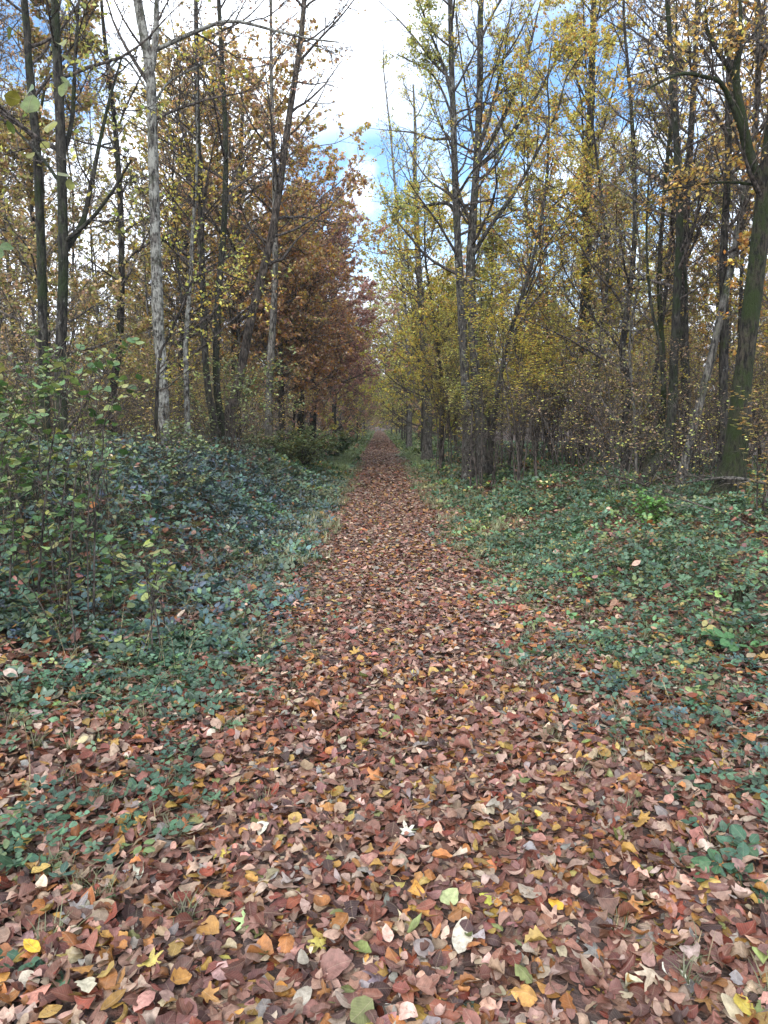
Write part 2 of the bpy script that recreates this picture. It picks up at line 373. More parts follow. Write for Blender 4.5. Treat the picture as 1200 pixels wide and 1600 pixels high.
def stem(P, r0, r1, k=12, flare=1.6, rough=.05, r=None):
    """single tapering stem with a root flare and slightly lumpy skin"""
    r = r or rng; n = len(P); t = np.linspace(0, 1, n); L = np.linalg.norm(np.diff(P, axis=0), axis=1).sum()
    Rd = r1 + (r0 - r1) * (1 - t) ** .85
    Rd = Rd * (1 + (flare - 1) * np.exp(-t * L / .35)) * (1 + r.normal(0, .025, n))
    V, F, _, _ = tubes(P[None], Rd[None], k)
    V = V.reshape(n, k, 3); ph = r.random(k); V = V + (V - P[:, None]) * (rough * np.sin(np.arange(n)[:, None] * .5 + ph[None] * 9)[..., None] + r.normal(0, rough * .5, (n, k, 1)))
    return (V.reshape(-1, 3), F, None, None), Rd

YEL = [(5, (.38, .34, .07)), (4, (.50, .40, .08)), (3, (.26, .27, .07)), (2, (.45, .27, .06)), (1, (.20, .14, .08))]
YGR = [(5, (.26, .28, .08)), (4, (.36, .34, .10)), (3, (.18, .22, .08)), (2, (.48, .40, .10)), (1, (.22, .16, .08))]
GOLD = [(4, (.46, .27, .06)), (4, (.38, .26, .08)), (3, (.50, .36, .07)), (3, (.30, .20, .09)), (2, (.22, .20, .08))]
ORANGE = [(5, (.50, .22, .04)), (4, (.46, .28, .05)), (3, (.36, .17, .06)), (2, (.40, .33, .08))]
COPPER = [(5, (.31, .165, .10)), (5, (.27, .15, .115)), (3, (.40, .22, .08)), (3, (.22, .145, .115)), (5, (.35, .26, .14))]
ROSE = [(5, (.24, .10, .085)), (4, (.2, .095, .09)), (3, (.30, .14, .10)), (2, (.16, .09, .08))]
OLIVE = [(5, (.20, .19, .07)), (4, (.28, .25, .09)), (3, (.14, .15, .06)), (2, (.34, .24, .09))]
BROWN = [(5, (.22, .15, .09)), (4, (.30, .2, .11)), (3, (.16, .11, .07))]
GREENL = [(5, (.07, .155, .05)), (4, (.11, .20, .065)), (3, (.19, .25, .09)), (2, (.28, .29, .10)), (2, (.04, .10, .03)), (1, (.26, .28, .06))]

def dull(p, f=.88, g=1.45): return [(w_, tuple((np.mean(c) + (np.array(c) - np.mean(c)) * f) * g)) for w_, c in p]
YEL, YGR, GOLD, ORANGE, COPPER, ROSE, OLIVE, BROWN = dull(YEL, .98, 1.6), dull(YGR, .98, 1.75), dull(GOLD, .95, 1.6), dull(ORANGE, .9, 1.3), dull(COPPER, .78, 1.8), dull(ROSE, .75, 2.0), dull(OLIVE, .95, 1.7), dull(BROWN, .9, 1.7)
def tree_parts(root, P, r0, r1, bark, twig, pal, seed, limbs=(), n1=26, n2=10, n3=5, t0=.3, f1=.22, f2=.42, f3=.4, a1=.95, up1=.5, lf=3, lsz=(.05, .08),
               lenf=None, tipr=.0035, k=12, npts=40, flare=1.6, leafprob=1.0, flat=0.0, tpl=None, lmat=None, droop=0.0, leafz=None):
    """fills root with trunk, branches and crown.  P: world axis points of the trunk; limbs: [(points, r0, r1)]"""
    r = np.random.default_rng(seed); o = np.array(root.location)
    ax = spline(P, npts) - o; tr, Rd = stem(ax, r0, r1, k, flare, .05, r); tparts = [tr]
    mains = [(ax[None], Rd[None])]
    for (lp, a, b) in limbs:
        la = spline(lp, 16) - o; lt, lr = stem(la, a, b, 8, 1.0, .04, r); tparts.append(lt); mains.append((la[None], lr[None]))
    build('trunk', tparts, bark, root)
    bp = []; tips = []
    for mi, (mp, mr) in enumerate(mains):
        n_1 = n1 if mi == 0 else max(6, int(n1 * .35)); ff = f1 if mi == 0 else .45
        if n_1 == 0: continue
        Q1, R1, _ = grow(mp, mr, n_1, t0 if mi == 0 else .2, 1, ff, a1, 10, .12, up1, .55, tipr * 1.4, r, lenf if mi == 0 else None, flat)
        Q2, R2, _ = grow(Q1, R1, n2, .15, 1, f2, .85, 7, .16, up1 * .4 - droop, .6, tipr, r, None, flat)
        bp += [tubes(Q1, R1, 5), tubes(Q2, R2, 3)]; tips.append(Q1[:, 4:])
        if n3:
            Q3, R3, _ = grow(Q2, R2, n3, .2, 1, f3, .75, 4, .14, -droop, .7, tipr * .8, r, None, flat, .1)
            bp.append(tubes(Q3, R3, 3)); tips.append(Q3)
        else: tips.append(Q2)
    build('branches', bp, twig, root)
    if lf:
        LP = []
        for q in tips:
            q = q[r.random(len(q)) < .62]; B, m, _ = q.shape; nl = int(round(lf * 1.45))
            idx = np.repeat(np.arange(B), nl); f = (r.random(B * nl) * .8 + .2) * (m - 1); i = np.minimum(f.astype(int), m - 2); w_ = (f - i)[:, None]
            LP.append(q[idx, i] * (1 - w_) + q[idx, i + 1] * w_)
        LP = np.concatenate(LP); LP = LP + r.normal(0, .03, LP.shape); keep = r.random(len(LP)) < leafprob
        # leaves hang on in clumps: some parts of the crown are already bare
        cl = vnoise(LP[:, 0] + LP[:, 2] * .7, LP[:, 1] + LP[:, 2] * .5, 1.6, seed); keep &= r.random(len(LP)) < np.clip(.7 + .9 * cl, .12, 1)
        if leafz: keep &= r.random(len(LP)) < leafz(LP[:, 2])
        LP = LP[keep]; n = len(LP)
        if n:
            nr = norm(r.normal(size=(n, 3))) + np.array([0, 0, .9])
            build('crown', leaves(tpl or T_QUAD, LP, nr, r.uniform(*lsz, n), pick(pal, n, .22, r)), lmat or M_CROWN, root)
    return root
def base_of(x, y): return (float(x), float(y), float(ground(x, y)) - .03)
def px_tree(name, label, cat, pts, Y, r0, H, group=None, limbs=(), base_u=None, lean=0.0, **kw):
    """pts: photograph pixels from low to high, all at distance Y; the trunk starts on the ground and carries on to height H"""
    b = at(base_u if base_u is not None else pts[0][0], 700, Y); b[2] = ground(b[0], Y) - .03
    P = [b] + [at(u, v, Y + lean * i) for i, (u, v) in enumerate(pts)]
    P = [P[0]] + [p for p in P[1:] if p[2] > P[0][2] + .3]
    if P[-1][2] < H - .5:
        d = norm(P[-1] - P[-2]); d = norm(d + np.array([0, 0, .6])); top = P[-1] + d * (H - P[-1][2]) / max(d[2], .3); P.append((P[-1] + top) / 2 + rng.normal(0, .1, 3)); P.append(top)
    root = empty(name, tuple(b), label, cat, group)
    lm = [(np.array([at(u, v, Y + dy) for (u, v, dy) in l]), a, .01) for (l, a) in limbs]
    return tree_parts(root, P, r0, kw.pop('r1', r0 * .15), kw.pop('bark', B_DARK), kw.pop('twig', B_TWIG_D), kw.pop('pal', YEL), kw.pop('seed', int(pts[0][0]) + 11), lm, **kw)
# ------------------------------------------------------------------ the trees one can tell apart, left of the path
GL, GR = 'front trees left of the path', 'front trees right of the path'
px_tree('slim_tree', 'dark slim mossy trunk, outermost of the trees on the left, leaning slightly left', 'tree',
        [(68, 560), (66, 440), (58, 250), (45, 100), (38, 0)], 9.0, .065, 12, GL, bark=B_IVY, n1=20, n2=8, n3=4, lf=2, leafprob=.35, f1=.2, t0=.35, pal=YGR, seed=1)
px_tree('slim_tree', 'straight dark ivy-green trunk with steep side limbs, second from the left edge', 'tree',
        [(94, 600), (99, 420), (96, 260), (91, 120), (86, 0)], 8.6, .07, 12, GL, bark=B_IVY, n1=16, n2=8, n3=4, lf=2, leafprob=.4, f1=.2, t0=.35, pal=YGR, seed=2,
        limbs=[([(100, 395, 0), (128, 350, .2), (140, 300, .3), (165, 180, .5), (190, 90, .7)], .035), ([(98, 380, 0), (140, 345, -.1), (175, 300, -.2), (205, 250, -.3)], .025),
               ([(96, 250, 0), (112, 190, .1), (118, 80, .1), (125, -20, .2)], .03), ([(97, 290, 0), (60, 240, .2), (20, 200, .4), (-20, 170, .5)], .02)])
px_tree('lichened_tree', 'pale lichen-spotted grey trunk forking in two near the top, tallest on the left', 'tree',
        [(254, 600), (247, 500), (241, 300), (238, 200), (234, 110), (215, 0)], 12.0, .10, 14, GL, bark=B_PALE, n1=20, n2=9, n3=4, lf=2, leafprob=.3, f1=.2, t0=.42, pal=COPPER, seed=3, r1=.03,
        limbs=[([(236, 110, 0), (243, 60, 0), (245, 0, 0), (248, -90, 0)], .06), ([(240, 80, 0), (300, 52, -.1), (360, 33, -.2), (430, 48, -.3), (480, 60, -.4), (530, 66, -.5)], .035),
               ([(242, 160, 0), (262, 130, .1), (300, 108, .2), (340, 90, .4)], .022), ([(236, 150, 0), (190, 90, 0), (150, 150, 0), (118, 175, 0)], .018)])
px_tree('arching_sapling', 'thin dark sapling arching over to the right in front of the pale lichened trunk', 'sapling',
        [(247, 580), (262, 530), (285, 480), (300, 440), (335, 422), (370, 435), (420, 450)], 10.5, .032, 2.0, bark=B_DARK, n1=14, n2=6, n3=3, lf=2, leafprob=.5, t0=.35, pal=YGR, seed=4, base_u=238)
for pts, r0, lab, sd_, lf_, bk in (([(334, 660), (324, 600), (317, 480), (313, 300), (308, 150)], .085, 'slim dark trunk leaning left, left stem of the clump of three behind the brambles', 5, 1, B_DARK),
                               ([(346, 660), (338, 600), (340, 480), (350, 350), (352, 200)], .085, 'upright mossy trunk, middle stem of the clump of three behind the brambles', 6, 2, B_IVY),
                               ([(356, 660), (372, 600), (394, 490), (428, 350), (452, 180), (470, 60), (478, -40)], .115, 'tall brown trunk leaning right, right stem of the clump of three behind the brambles', 7, 2, B_BROWN)):
    px_tree('leaning_tree', lab, 'tree', pts, 16.0 + .3 * sd_ - 1.5, r0, 15, GL, bark=bk, n1=26, n2=9, n3=4, lf=lf_, leafprob=.5, f1=.2, t0=.3, pal=BROWN if sd_ < 7 else COPPER, seed=sd_, base_u=348 + (sd_ - 6) * 10)
px_tree('pale_tree', 'thin pale grey trunk between the leaning clump and the copper beeches', 'tree', [(420, 620), (424, 540), (430, 430), (428, 250)], 21, .12, 14, GL, bark=B_GREY, n1=26, n2=9, n3=4, lf=2, pal=COPPER, seed=8, f1=.2)
px_tree('slim_tree', 'dark crooked trunk just left of the pale lichened tree', 'tree', [(176, 620), (186, 540), (190, 400), (186, 280), (178, 180)], 12.6, .075, 10, GL, bark=B_DARK, n1=24, n2=9, n3=4, lf=2, pal=YGR, seed=9, f1=.24, leafprob=.7)
px_tree('pale_tree', 'short pale lichened stem under yellow leaves, right of the tall lichened trunk', 'tree', [(292, 620), (290, 540), (296, 460), (300, 380)], 13.5, .06, 8, GL, bark=B_PALE, n1=24, n2=9, n3=4, lf=3, pal=YEL, seed=10, f1=.26)
# beeches whose copper crowns make the dome of foliage
BEECH = dict(n1=50, n2=15, n3=5, lf=13, f1=.30, f2=.45, t0=.25, a1=1.05, up1=.35, lsz=(.075, .12), flat=.3, tipr=.004, twig=B_TWIG)
dome = lambda t: 1.25 * np.sqrt(np.clip(1 - ((t - .42) / .64) ** 2, .03, 1))
px_tree('copper_beech', 'large gold and brown beech whose round crown tops the left wood', 'tree', [(368, 560), (372, 400), (376, 250), (380, 160)], 23.5, .18, 11.9, 'beeches left of the path', pal=GOLD + OLIVE[:2] + [(5, c) for _, c in COPPER[:2]], seed=21, bark=B_DARK, lenf=dome, **BEECH)
px_tree('copper_beech', 'copper leaved beech sloping down towards the sky gap over the path', 'tree', [(470, 600), (468, 500), (474, 380), (480, 280)], 27.5, .15, 9.9, 'beeches left of the path', pal=COPPER + ROSE[:2] + GOLD[:1], seed=22, bark=B_DARK, lenf=dome, **BEECH)
px_tree('copper_beech', 'small russet beech with two dark trunks showing beside the path', 'tree', [(490, 600), (494, 500), (500, 420), (505, 350)], 31, .14, 9.4, 'beeches left of the path', pal=ROSE, seed=23, bark=B_DARK, lenf=dome, **BEECH)
px_tree('copper_beech', 'far rose brown beech nearest the end of the path on the left', 'tree', [(522, 620), (524, 520), (526, 450)], 40, .13, 9.8, 'beeches left of the path', pal=ROSE, seed=24, bark=B_DARK, lenf=dome, **BEECH)
px_tree('copper_beech', 'olive gold beech at the back of the left wood above the clump of three', 'tree', [(285, 560), (290, 400), (296, 250)], 25, .17, 11.6, 'beeches left of the path', pal=GOLD + OLIVE, seed=25, bark=B_DARK, lenf=dome, **BEECH)
px_tree('copper_beech', 'low orange leaved beech in front of the rose brown one', 'tree', [(440, 620), (436, 560), (434, 500)], 24, .12, 7.6, 'beeches left of the path', pal=COPPER + [(4, c) for _, c in ORANGE[:2]], seed=26, bark=B_DARK, lenf=dome, **BEECH)

# ------------------------------------------------------------------ right of the path
px_tree('tall_tree', 'dark lichen-marked trunk nearest the path on the right, left one of a pair', 'tree',
        [(732, 660), (727, 600), (719, 450), (712, 300), (707, 150), (704, 0)], 19, .13, 16, GR, bark=B_PAIR, n1=30, n2=10, n3=5, lf=4, leafprob=.8, f1=.22, t0=.3, pal=YGR, seed=31, lsz=(.05, .08),
        limbs=[([(714, 335, 0), (700, 318, -.1), (672, 320, -.3), (640, 327, -.5), (606, 322, -.7)], .05), ([(707, 160, 0), (695, 110, 0), (672, 50, 0), (650, -10, 0)], .05), ([(709, 190, 0), (690, 140, .2), (668, 110, .3), (620, 85, .6)], .035)])
px_tree('tall_tree', 'dark trunk breaking into many steep limbs, right one of the pair by the path', 'tree',
        [(752, 670), (744, 600), (735, 450), (739, 340), (745, 250), (750, 120), (752, 0)], 19.3, .15, 16, GR, bark=B_PAIR, n1=28, n2=10, n3=5, lf=4, leafprob=.8, f1=.22, t0=.35, pal=YEL, seed=32, lsz=(.05, .08),
        limbs=[([(745, 255, 0), (770, 215, 0), (795, 165, 0), (822, 95, 0), (845, 0, 0)], .07), ([(745, 262, 0), (780, 232, .2), (820, 180, .4), (860, 110, .6), (905, 20, .8)], .06),
               ([(745, 240, 0), (765, 180, -.2), (785, 100, -.3), (800, 0, -.4)], .06), ([(738, 400, 0), (765, 355, -.3), (800, 308, -.5), (838, 240, -.8), (870, 175, -1), (886, 118, -1.1), (915, 80, -1.2)], .055),
               ([(746, 250, 0), (735, 190, .3), (722, 100, .4), (712, 20, .5)], .04)])
px_tree('tall_tree', 'broad upright trunk behind golden leaves, ivy green at its foot', 'tree', [(912, 640), (914, 560), (918, 330), (924, 150), (928, 0)], 22, .19, 17, GR, bark=B_IVY, n1=40, n2=11, n3=5, lf=4, f1=.24, t0=.2, pal=GOLD + [(4, c) for _, c in ORANGE[:2]], seed=33, lsz=(.06, .10), leafprob=.8)
px_tree('slim_tree', 'thin dark trunk with a kinked foot standing alone in the bare thicket', 'tree', [(977, 700), (975, 660), (985, 600), (972, 560), (978, 500), (990, 400), (992, 300), (985, 150)], 15, .075, 11, GR, bark=B_DARK, n1=24, n2=9, n3=4, lf=1, leafprob=.5, pal=BROWN, seed=34, f1=.22, t0=.2)
px_tree('slim_tree', 'bowed dark trunk bending up from a slanting foot beside the fallen branches', 'tree', [(1016, 735), (1040, 700), (1050, 650), (1053, 560), (1058, 450), (1062, 330), (1050, 120)], 12.5, .085, 11, GR, bark=B_IVY, n1=24, n2=9, n3=4, lf=1, leafprob=.5, pal=BROWN, seed=35, f1=.2, base_u=1000, t0=.25,
        limbs=[([(1036, 610, 0), (1032, 540, .1), (1018, 480, .2), (1010, 380, .3), (1015, 250, .4)], .035), ([(1054, 560, 0), (1072, 480, .1), (1068, 400, .1), (1058, 300, .2)], .03)])
px_tree('slim_tree', 'slanting mossy trunk low beside the bowed one', 'tree', [(1010, 725), (1025, 690), (1036, 640), (1036, 560), (1030, 440), (1040, 280)], 13.3, .06, 9, GR, bark=B_MOSS, n1=20, n2=8, n3=4, lf=1, leafprob=.4, pal=BROWN, seed=36, f1=.2, base_u=1003)
px_tree('mossy_tree', 'thick bright green mossy trunk at the right edge, leaning right', 'tree', [(1150, 700), (1157, 620), (1172, 500), (1186, 390), (1197, 280), (1212, 160), (1222, 0)], 10, .135, 13, GR, bark=B_MOSS, n1=24, n2=10, n3=4, lf=2, leafprob=.6, f1=.26, t0=.3, pal=GOLD, seed=37, base_u=1138, k=18, flare=2.4,
        limbs=[([(1192, 300, 0), (1172, 250, -.1), (1160, 190, -.2), (1150, 120, -.2), (1157, 50, -.2), (1155, -30, -.2)], .085), ([(1163, 215, -.2), (1130, 135, -.4), (1100, 120, -.6), (1060, 116, -.9), (1010, 140, -1.2)], .035),
               ([(1155, 130, -.2), (1110, 60, -.3), (1102, 10, -.3)], .04), ([(1188, 290, 0), (1140, 285, .1), (1080, 290, .2), (1030, 300, .3)], .02)])
px_tree('slim_tree', 'dark trunk close behind the mossy tree, splitting low', 'tree', [(1130, 720), (1130, 620), (1132, 500), (1130, 400), (1138, 250), (1140, 100)], 12, .08, 12, GR, bark=B_DARK, n1=24, n2=9, n3=4, lf=2, leafprob=.6, pal=GOLD, seed=38, f1=.22, base_u=1128)
px_tree('slim_tree', 'straight dark trunk midway between the bowed tree and the mossy tree', 'tree', [(1075, 700), (1070, 560), (1068, 430), (1074, 300), (1085, 120)], 15, .1, 13, GR, bark=B_DARK, n1=28, n2=10, n3=4, lf=2, leafprob=.6, pal=OLIVE, seed=39, f1=.22)
px_tree('leaning_tree', 'thin dark leaning stem among the yellow hazels right of the tall pair', 'tree', [(768, 690), (778, 610), (800, 510), (832, 410), (852, 300), (858, 180)], 17.5, .07, 10, GR, bark=B_DARK, n1=22, n2=9, n3=4, lf=4, pal=ORANGE + [(5, c) for _, c in YEL[:2]], seed=40, f1=.28, base_u=764, t0=.35)
px_tree('ivy_clad_tree', 'grey trunk wrapped in blue green ivy left of the tall pair', 'tree', [(668, 640), (663, 560), (658, 480), (652, 380), (648, 260)], 30, .2, 14.5, GR, bark=B_GREY, n1=30, n2=10, n3=4, lf=4, pal=YEL, seed=41, f1=.22, t0=.35)
px_tree('slim_tree', 'tall thin bare tree standing up in the sky gap over the path', 'tree', [(640, 620), (634, 500), (622, 350), (612, 230), (605, 160)], 46, .14, 24, GR, bark=B_GREY, n1=30, n2=8, n3=3, lf=0, seed=42, f1=.14, t0=.4)
for i, (u, Y, H, pal, lab) in enumerate(((628, 62, 11, OLIVE, 'dark olive tree leaning over the end of the path from the right'), (636, 50, 11, YGR, 'pale yellow tree right of the path end, behind the leaning olive one'),
                                         (660, 36, 11.5, YEL, 'bright yellow tree beside the ivy clad trunk'), (690, 26, 9, YEL, 'low yellow leaved maple left of the tall pair'))):
    px_tree('path_side_tree', lab, 'tree', [(u, 600), (u - 8, 540), (u - 16, 470)], Y, .085, H, 'leafy trees closing over the path', pal=pal, seed=50 + i, bark=B_DARK, n1=40, n2=12, n3=5, lf=7, f1=.34 if i < 2 else .27, f2=.45, t0=.08, lsz=(.07, .12) if i > 1 else (.1, .17), tipr=.004 + .003 * (i < 2), lenf=dome)

# ------------------------------------------------------------------ leafy shrubs and saplings
def shrub(name, label, cat, x, y, nst, H, spread, pal, seed, group=None, lsz=(.05, .08), lf=3, bark=B_TWIG_D, r0=.014, n1=10, n2=5, n3=0, tpl=None, lmat=None, leafprob=1, bend=.25, tipr=.0025, leafz=None, lean=(0, 0), down=0.0, flatl=.9, foot=.05):
    r = np.random.default_rng(seed); root = empty(name, base_of(x, y), label, cat, group)
    az = r.random(nst) * 6.283; S = np.zeros((nst, 14, 3)); t = np.linspace(0, 1, 14)
    h = H * r.uniform(.55, 1.05, nst); out_ = spread * r.uniform(.3, 1.1, nst)
    fr_ = foot * np.sqrt(r.random(nst)); fa = r.random(nst) * 6.283 if foot > .1 else az
    S[..., 0] = (fr_ * np.cos(fa))[:, None] + (out_ * np.cos(az))[:, None] * t ** 1.4 + lean[0] * t ** 1.3 + r.normal(0, .012, (nst, 14)).cumsum(1) * t
    S[..., 1] = (fr_ * np.sin(fa))[:, None] + (out_ * np.sin(az))[:, None] * t ** 1.4 + lean[1] * t ** 1.3 + r.normal(0, .012, (nst, 14)).cumsum(1) * t
    S[..., 2] = h[:, None] * (t - bend * t ** 3)
    Rs = np.repeat((r0 * (1 - .8 * t))[None], nst, 0) * r.uniform(.6, 1.1, (nst, 1))
    Q1, R1, _ = grow(S, Rs, n1, .15, 1, .3, .8, 7, .13, .25, .6, tipr, r); Q2, R2, _ = grow(Q1, R1, n2, .15, 1, .45, .8, 5, .14, 0, .7, tipr * .8, r, None, .3)
    bp = [tubes(Q1, R1, 4), tubes(Q2, R2, 3)]; tips = [Q1, Q2]
    if n3:
        Q3, R3, _ = grow(Q2, R2, n3, .2, 1, .5, .7, 4, .14, -.1, .7, tipr * .8, r, None, .3); bp.append(tubes(Q3, R3, 3)); tips = [Q2, Q3]
    build('stem', [tubes(S, Rs, 6)], bark, root); build('branches', bp, bark, root)
    LP = []
    for q in tips:
        B, m, _ = q.shape; idx = np.repeat(np.arange(B), lf); f = (r.random(B * lf) * .8 + .2) * (m - 1); i = np.minimum(f.astype(int), m - 2); w_ = (f - i)[:, None]
        LP.append(q[idx, i] * (1 - w_) + q[idx, i + 1] * w_)
    LP = np.concatenate(LP); LP = LP[r.random(len(LP)) < leafprob] + 0
    if leafz: LP = LP[r.random(len(LP)) < leafz(LP[:, 2])]
    n = len(LP); LP = LP + r.normal(0, .015, (n, 3)); nr = norm(r.normal(size=(n, 3))) * (1 - .45 * flatl) + np.array([0, 0, flatl]) 
    if n: build('leaves', leaves(tpl or T_LOW, LP, nr, r.uniform(*lsz, n), pick(pal, n, .2, r), anchor=.4), lmat or M_CROWN, root)
    return root
ROUND = [tpl_ovate(6, 5, .86, .45, .5, .06, 5), tpl_ovate(6, 5, .74, .45, .6, .05, 6)]
shrub('green_shrub', 'loose leafy shrub with round bright green leaves at the left edge', 'shrub', -2.8, 5.3, 22, 2.6, .5, GREENL, 61, 'leafy shrubs at the left edge', (.055, .085), 2, n1=8, n2=3, tpl=ROUND, lmat=M_GREEN, leafprob=.6, foot=.95, r0=.009)
shrub('green_shrub', 'slender green-leaved shoots standing in front of the dark brambles', 'shrub', -1.95, 5.0, 9, 1.35, .3, GREENL + [(4, (.24, .28, .06))], 62, 'leafy shrubs at the left edge', (.055, .085), 2, n1=6, n2=2, tpl=ROUND, lmat=M_GREEN, leafprob=.42, foot=.55, r0=.007)
shrub('green_shrub', 'tall wispy pale green shrub between the left edge and the lichened trunk', 'shrub', -2.75, 6.6, 14, 2.7, .6, [(4, (.14, .20, .09)), (4, (.2, .26, .11)), (2, (.3, .3, .11))], 69, 'leafy shrubs at the left edge', (.045, .07), 2, n1=10, n2=4, tpl=T_MID, lmat=M_GREEN, leafprob=.5, foot=.7, r0=.009)
shrub('green_shrub', 'pale green shrub with fine flat sprays behind the bright green one', 'shrub', -3.9, 7.0, 10, 2.7, .9, GREENL + [(6, (.24, .30, .14))], 63, 'leafy shrubs at the left edge', (.04, .065), 3, n1=12, n2=6, tpl=T_MID, lmat=M_GREEN)
shrub('green_shrub', 'low grey green shrub in front of the tall lichened trunk', 'shrub', -2.9, 9.3, 9, 1.7, .8, [(5, (.13, .2, .10)), (4, (.2, .26, .13)), (2, (.3, .32, .12))], 64, 'leafy shrubs at the left edge', (.04, .065), 3, n1=10, n2=5, tpl=T_MID, lmat=M_GREEN, leafprob=.8)
shrub('elder_shrub', 'pale green feathery shrub in front of the leaning clump of three', 'shrub', -2.9, 14.0, 12, 3.3, 1.2, [(5, (.22, .30, .13)), (4, (.28, .34, .14)), (2, (.34, .33, .11))], 65, None, (.05, .08), 3, n1=12, n2=6, tpl=T_LOW, lmat=M_GREEN, leafprob=.65, leafz=lambda z: np.clip((z - 1.1) / 1.0, 0, 1))
shrub('elder_shrub', 'grey green bush beside the path before the russet beech', 'shrub', -2.35, 22.0, 16, 1.7, 1.4, [(5, (.13, .19, .09)), (4, (.2, .25, .12)), (2, (.3, .3, .11))], 66, None, (.07, .10), 4, n1=12, n2=5, leafprob=.9, r0=.02)
shrub('elder_shrub', 'rounded dark green bush beside the far path on the left', 'shrub', -2.1, 31.0, 18, 1.3, 1.2, [(5, (.07, .14, .05)), (4, (.12, .19, .08))], 67, None, (.08, .12), 5, n1=12, n2=5, r0=.02)
shrub('elder_shrub', 'dull green bush under the pale grey trunk on the left', 'shrub', -3.7, 19.0, 16, 1.5, 1.5, [(5, (.13, .17, .08)), (4, (.2, .22, .10)), (2, (.25, .18, .09))], 68, None, (.06, .09), 4, n1=12, n2=5, leafprob=.9, r0=.02)
# hazels under the tall pair on the right
hz = [(758, 16.4, 4.6, 1.3, YGR, 'pale yellow green hazel right under the tall pair of trunks'), (828, 15.4, 5.4, 1.6, YEL, 'yellow hazel with crossed thin stems in a V in front of the wood'), (800, 18.5, 7.2, 1.7, YEL, 'tall yellow leaved hazel behind the V-stemmed one'),
      (885, 17.5, 5.6, 1.6, OLIVE + YGR, 'olive green hazel in front of the broad ivy-footed trunk'), (695, 24, 6.5, 1.6, YEL, 'yellow hazel between the path and the tall pair'), (725, 21.5, 8.0, 1.5, YGR, 'tall yellow green hazel behind the tall pair'), (850, 20.5, 8.5, 1.6, YEL + ORANGE, 'tallest hazel, yellow and orange, behind the V-stemmed one')]
for i, (u, Y, H, s_, pal, lab) in enumerate(hz):
    x = at(u, 700, Y)[0]
    shrub('hazel_shrub', lab, 'shrub', x, Y, 7, H, s_, pal, 70 + i, 'yellow hazels right of the path', (.05, .08), 3, n1=13, n2=6, n3=3, r0=.024, leafprob=.65, tipr=.003, foot=.35, leafz=lambda z: np.clip((z - 1.2) / 1.6, .03, 1), lmat=M_CROWN, flatl=1.3)
shrub('young_hornbeam', 'small sapling with flat tiers of pale orange leaves in front of the mossy trunk', 'sapling', at(1192, 700, 8.4)[0], 8.4, 4, 2.1, .6, [(5, (.45, .36, .14)), (4, (.5, .3, .1)), (2, (.34, .36, .12))], 80, None, (.055, .08), 3, n1=9, n2=5, leafprob=.75, r0=.012, flatl=1.6)
shrub('green_shoot', 'bright green leafy shoot standing in the ground cover near the fallen branches', 'sapling', at(1022, 700, 8.9)[0], 8.9, 3, .62, .12, [(5, (.10, .25, .05)), (3, (.14, .29, .07))], 81, None, (.04, .06), 4, n1=9, n2=3, tpl=T_MID, lmat=M_GREEN, bark=B_BSTEM, r0=.006)
# bare twiggy thickets on the right: prototypes and copies
def copy_tree(o, loc, rz, sc_, label, group):
    c = o.copy(); COL.objects.link(c); c.location = loc; c.rotation_euler = (0, 0, rz); c.scale = (sc_, sc_, sc_); c['label'] = label; c['group'] = group
    for ch in list(o.children):
        d = ch.copy(); COL.objects.link(d); d.parent = c
    return c
r_ = np.random.default_rng(99)
TH = [('grey brown bare twiggy thicket in front of the trees right of the path', -1), ('bare brown twiggy thicket standing back in the right wood', 1)]
gth = 'bare twiggy thickets in the wood'
th = [shrub('bare_thicket', 'bare twiggy thicket left of the mossy trunk with long pale shoots', 'shrub', at(1090, 700, 11)[0], 11, 15, 3.0, 1.3, BROWN + YGR, 90, gth, (.035, .055), 1, n1=8, n2=5, n3=3, leafprob=.45, r0=.010, tipr=.0026, bark=B_TWIG_D, foot=1.3, bend=.5, lean=(-.3, 0)),
      shrub('bare_thicket', 'bare bushy thicket around the kinked thin trunk', 'shrub', at(960, 700, 14.2)[0], 14.2, 16, 3.8, 1.4, BROWN, 91, gth, (.035, .055), 1, n1=8, n2=5, n3=3, leafprob=.6, r0=.012, tipr=.003, bark=B_TWIG_D, foot=1.5, bend=.4),
      shrub('bare_thicket', 'yellow flecked thicket at the back between the kinked and bowed trunks', 'shrub', at(1010, 700, 17)[0], 17, 16, 4.6, 1.5, YEL + BROWN, 92, gth, (.04, .065), 2, n1=9, n2=5, n3=3, leafprob=.8, r0=.014, tipr=.003, bark=B_TWIG, foot=1.5, bend=.35)]
MARKS = [(50, 'the outermost left trunk'), (95, 'the ivy-green trunk'), (182, 'the crooked dark trunk'), (246, 'the lichened trunk'), (292, 'the short pale stem'), (333, 'the leaning clump'), (372, 'the big gold beech'),
         (424, 'the thin pale trunk'), (470, 'the copper beech'), (505, 'the russet beech'), (540, 'the path end'), (640, 'the path end'), (660, 'the ivy-clad trunk'), (728, 'the tall pair'), (775, 'the thin leaning stem'), (830, 'the V-stemmed hazel'), (880, 'the olive hazel'),
         (918, 'the ivy-footed trunk'), (980, 'the kinked thin trunk'), (1050, 'the bowed trunk'), (1073, 'the straight dark trunk'), (1130, 'the low-splitting trunk'), (1170, 'the thick mossy trunk'), (1230, 'the right edge of the wood')]
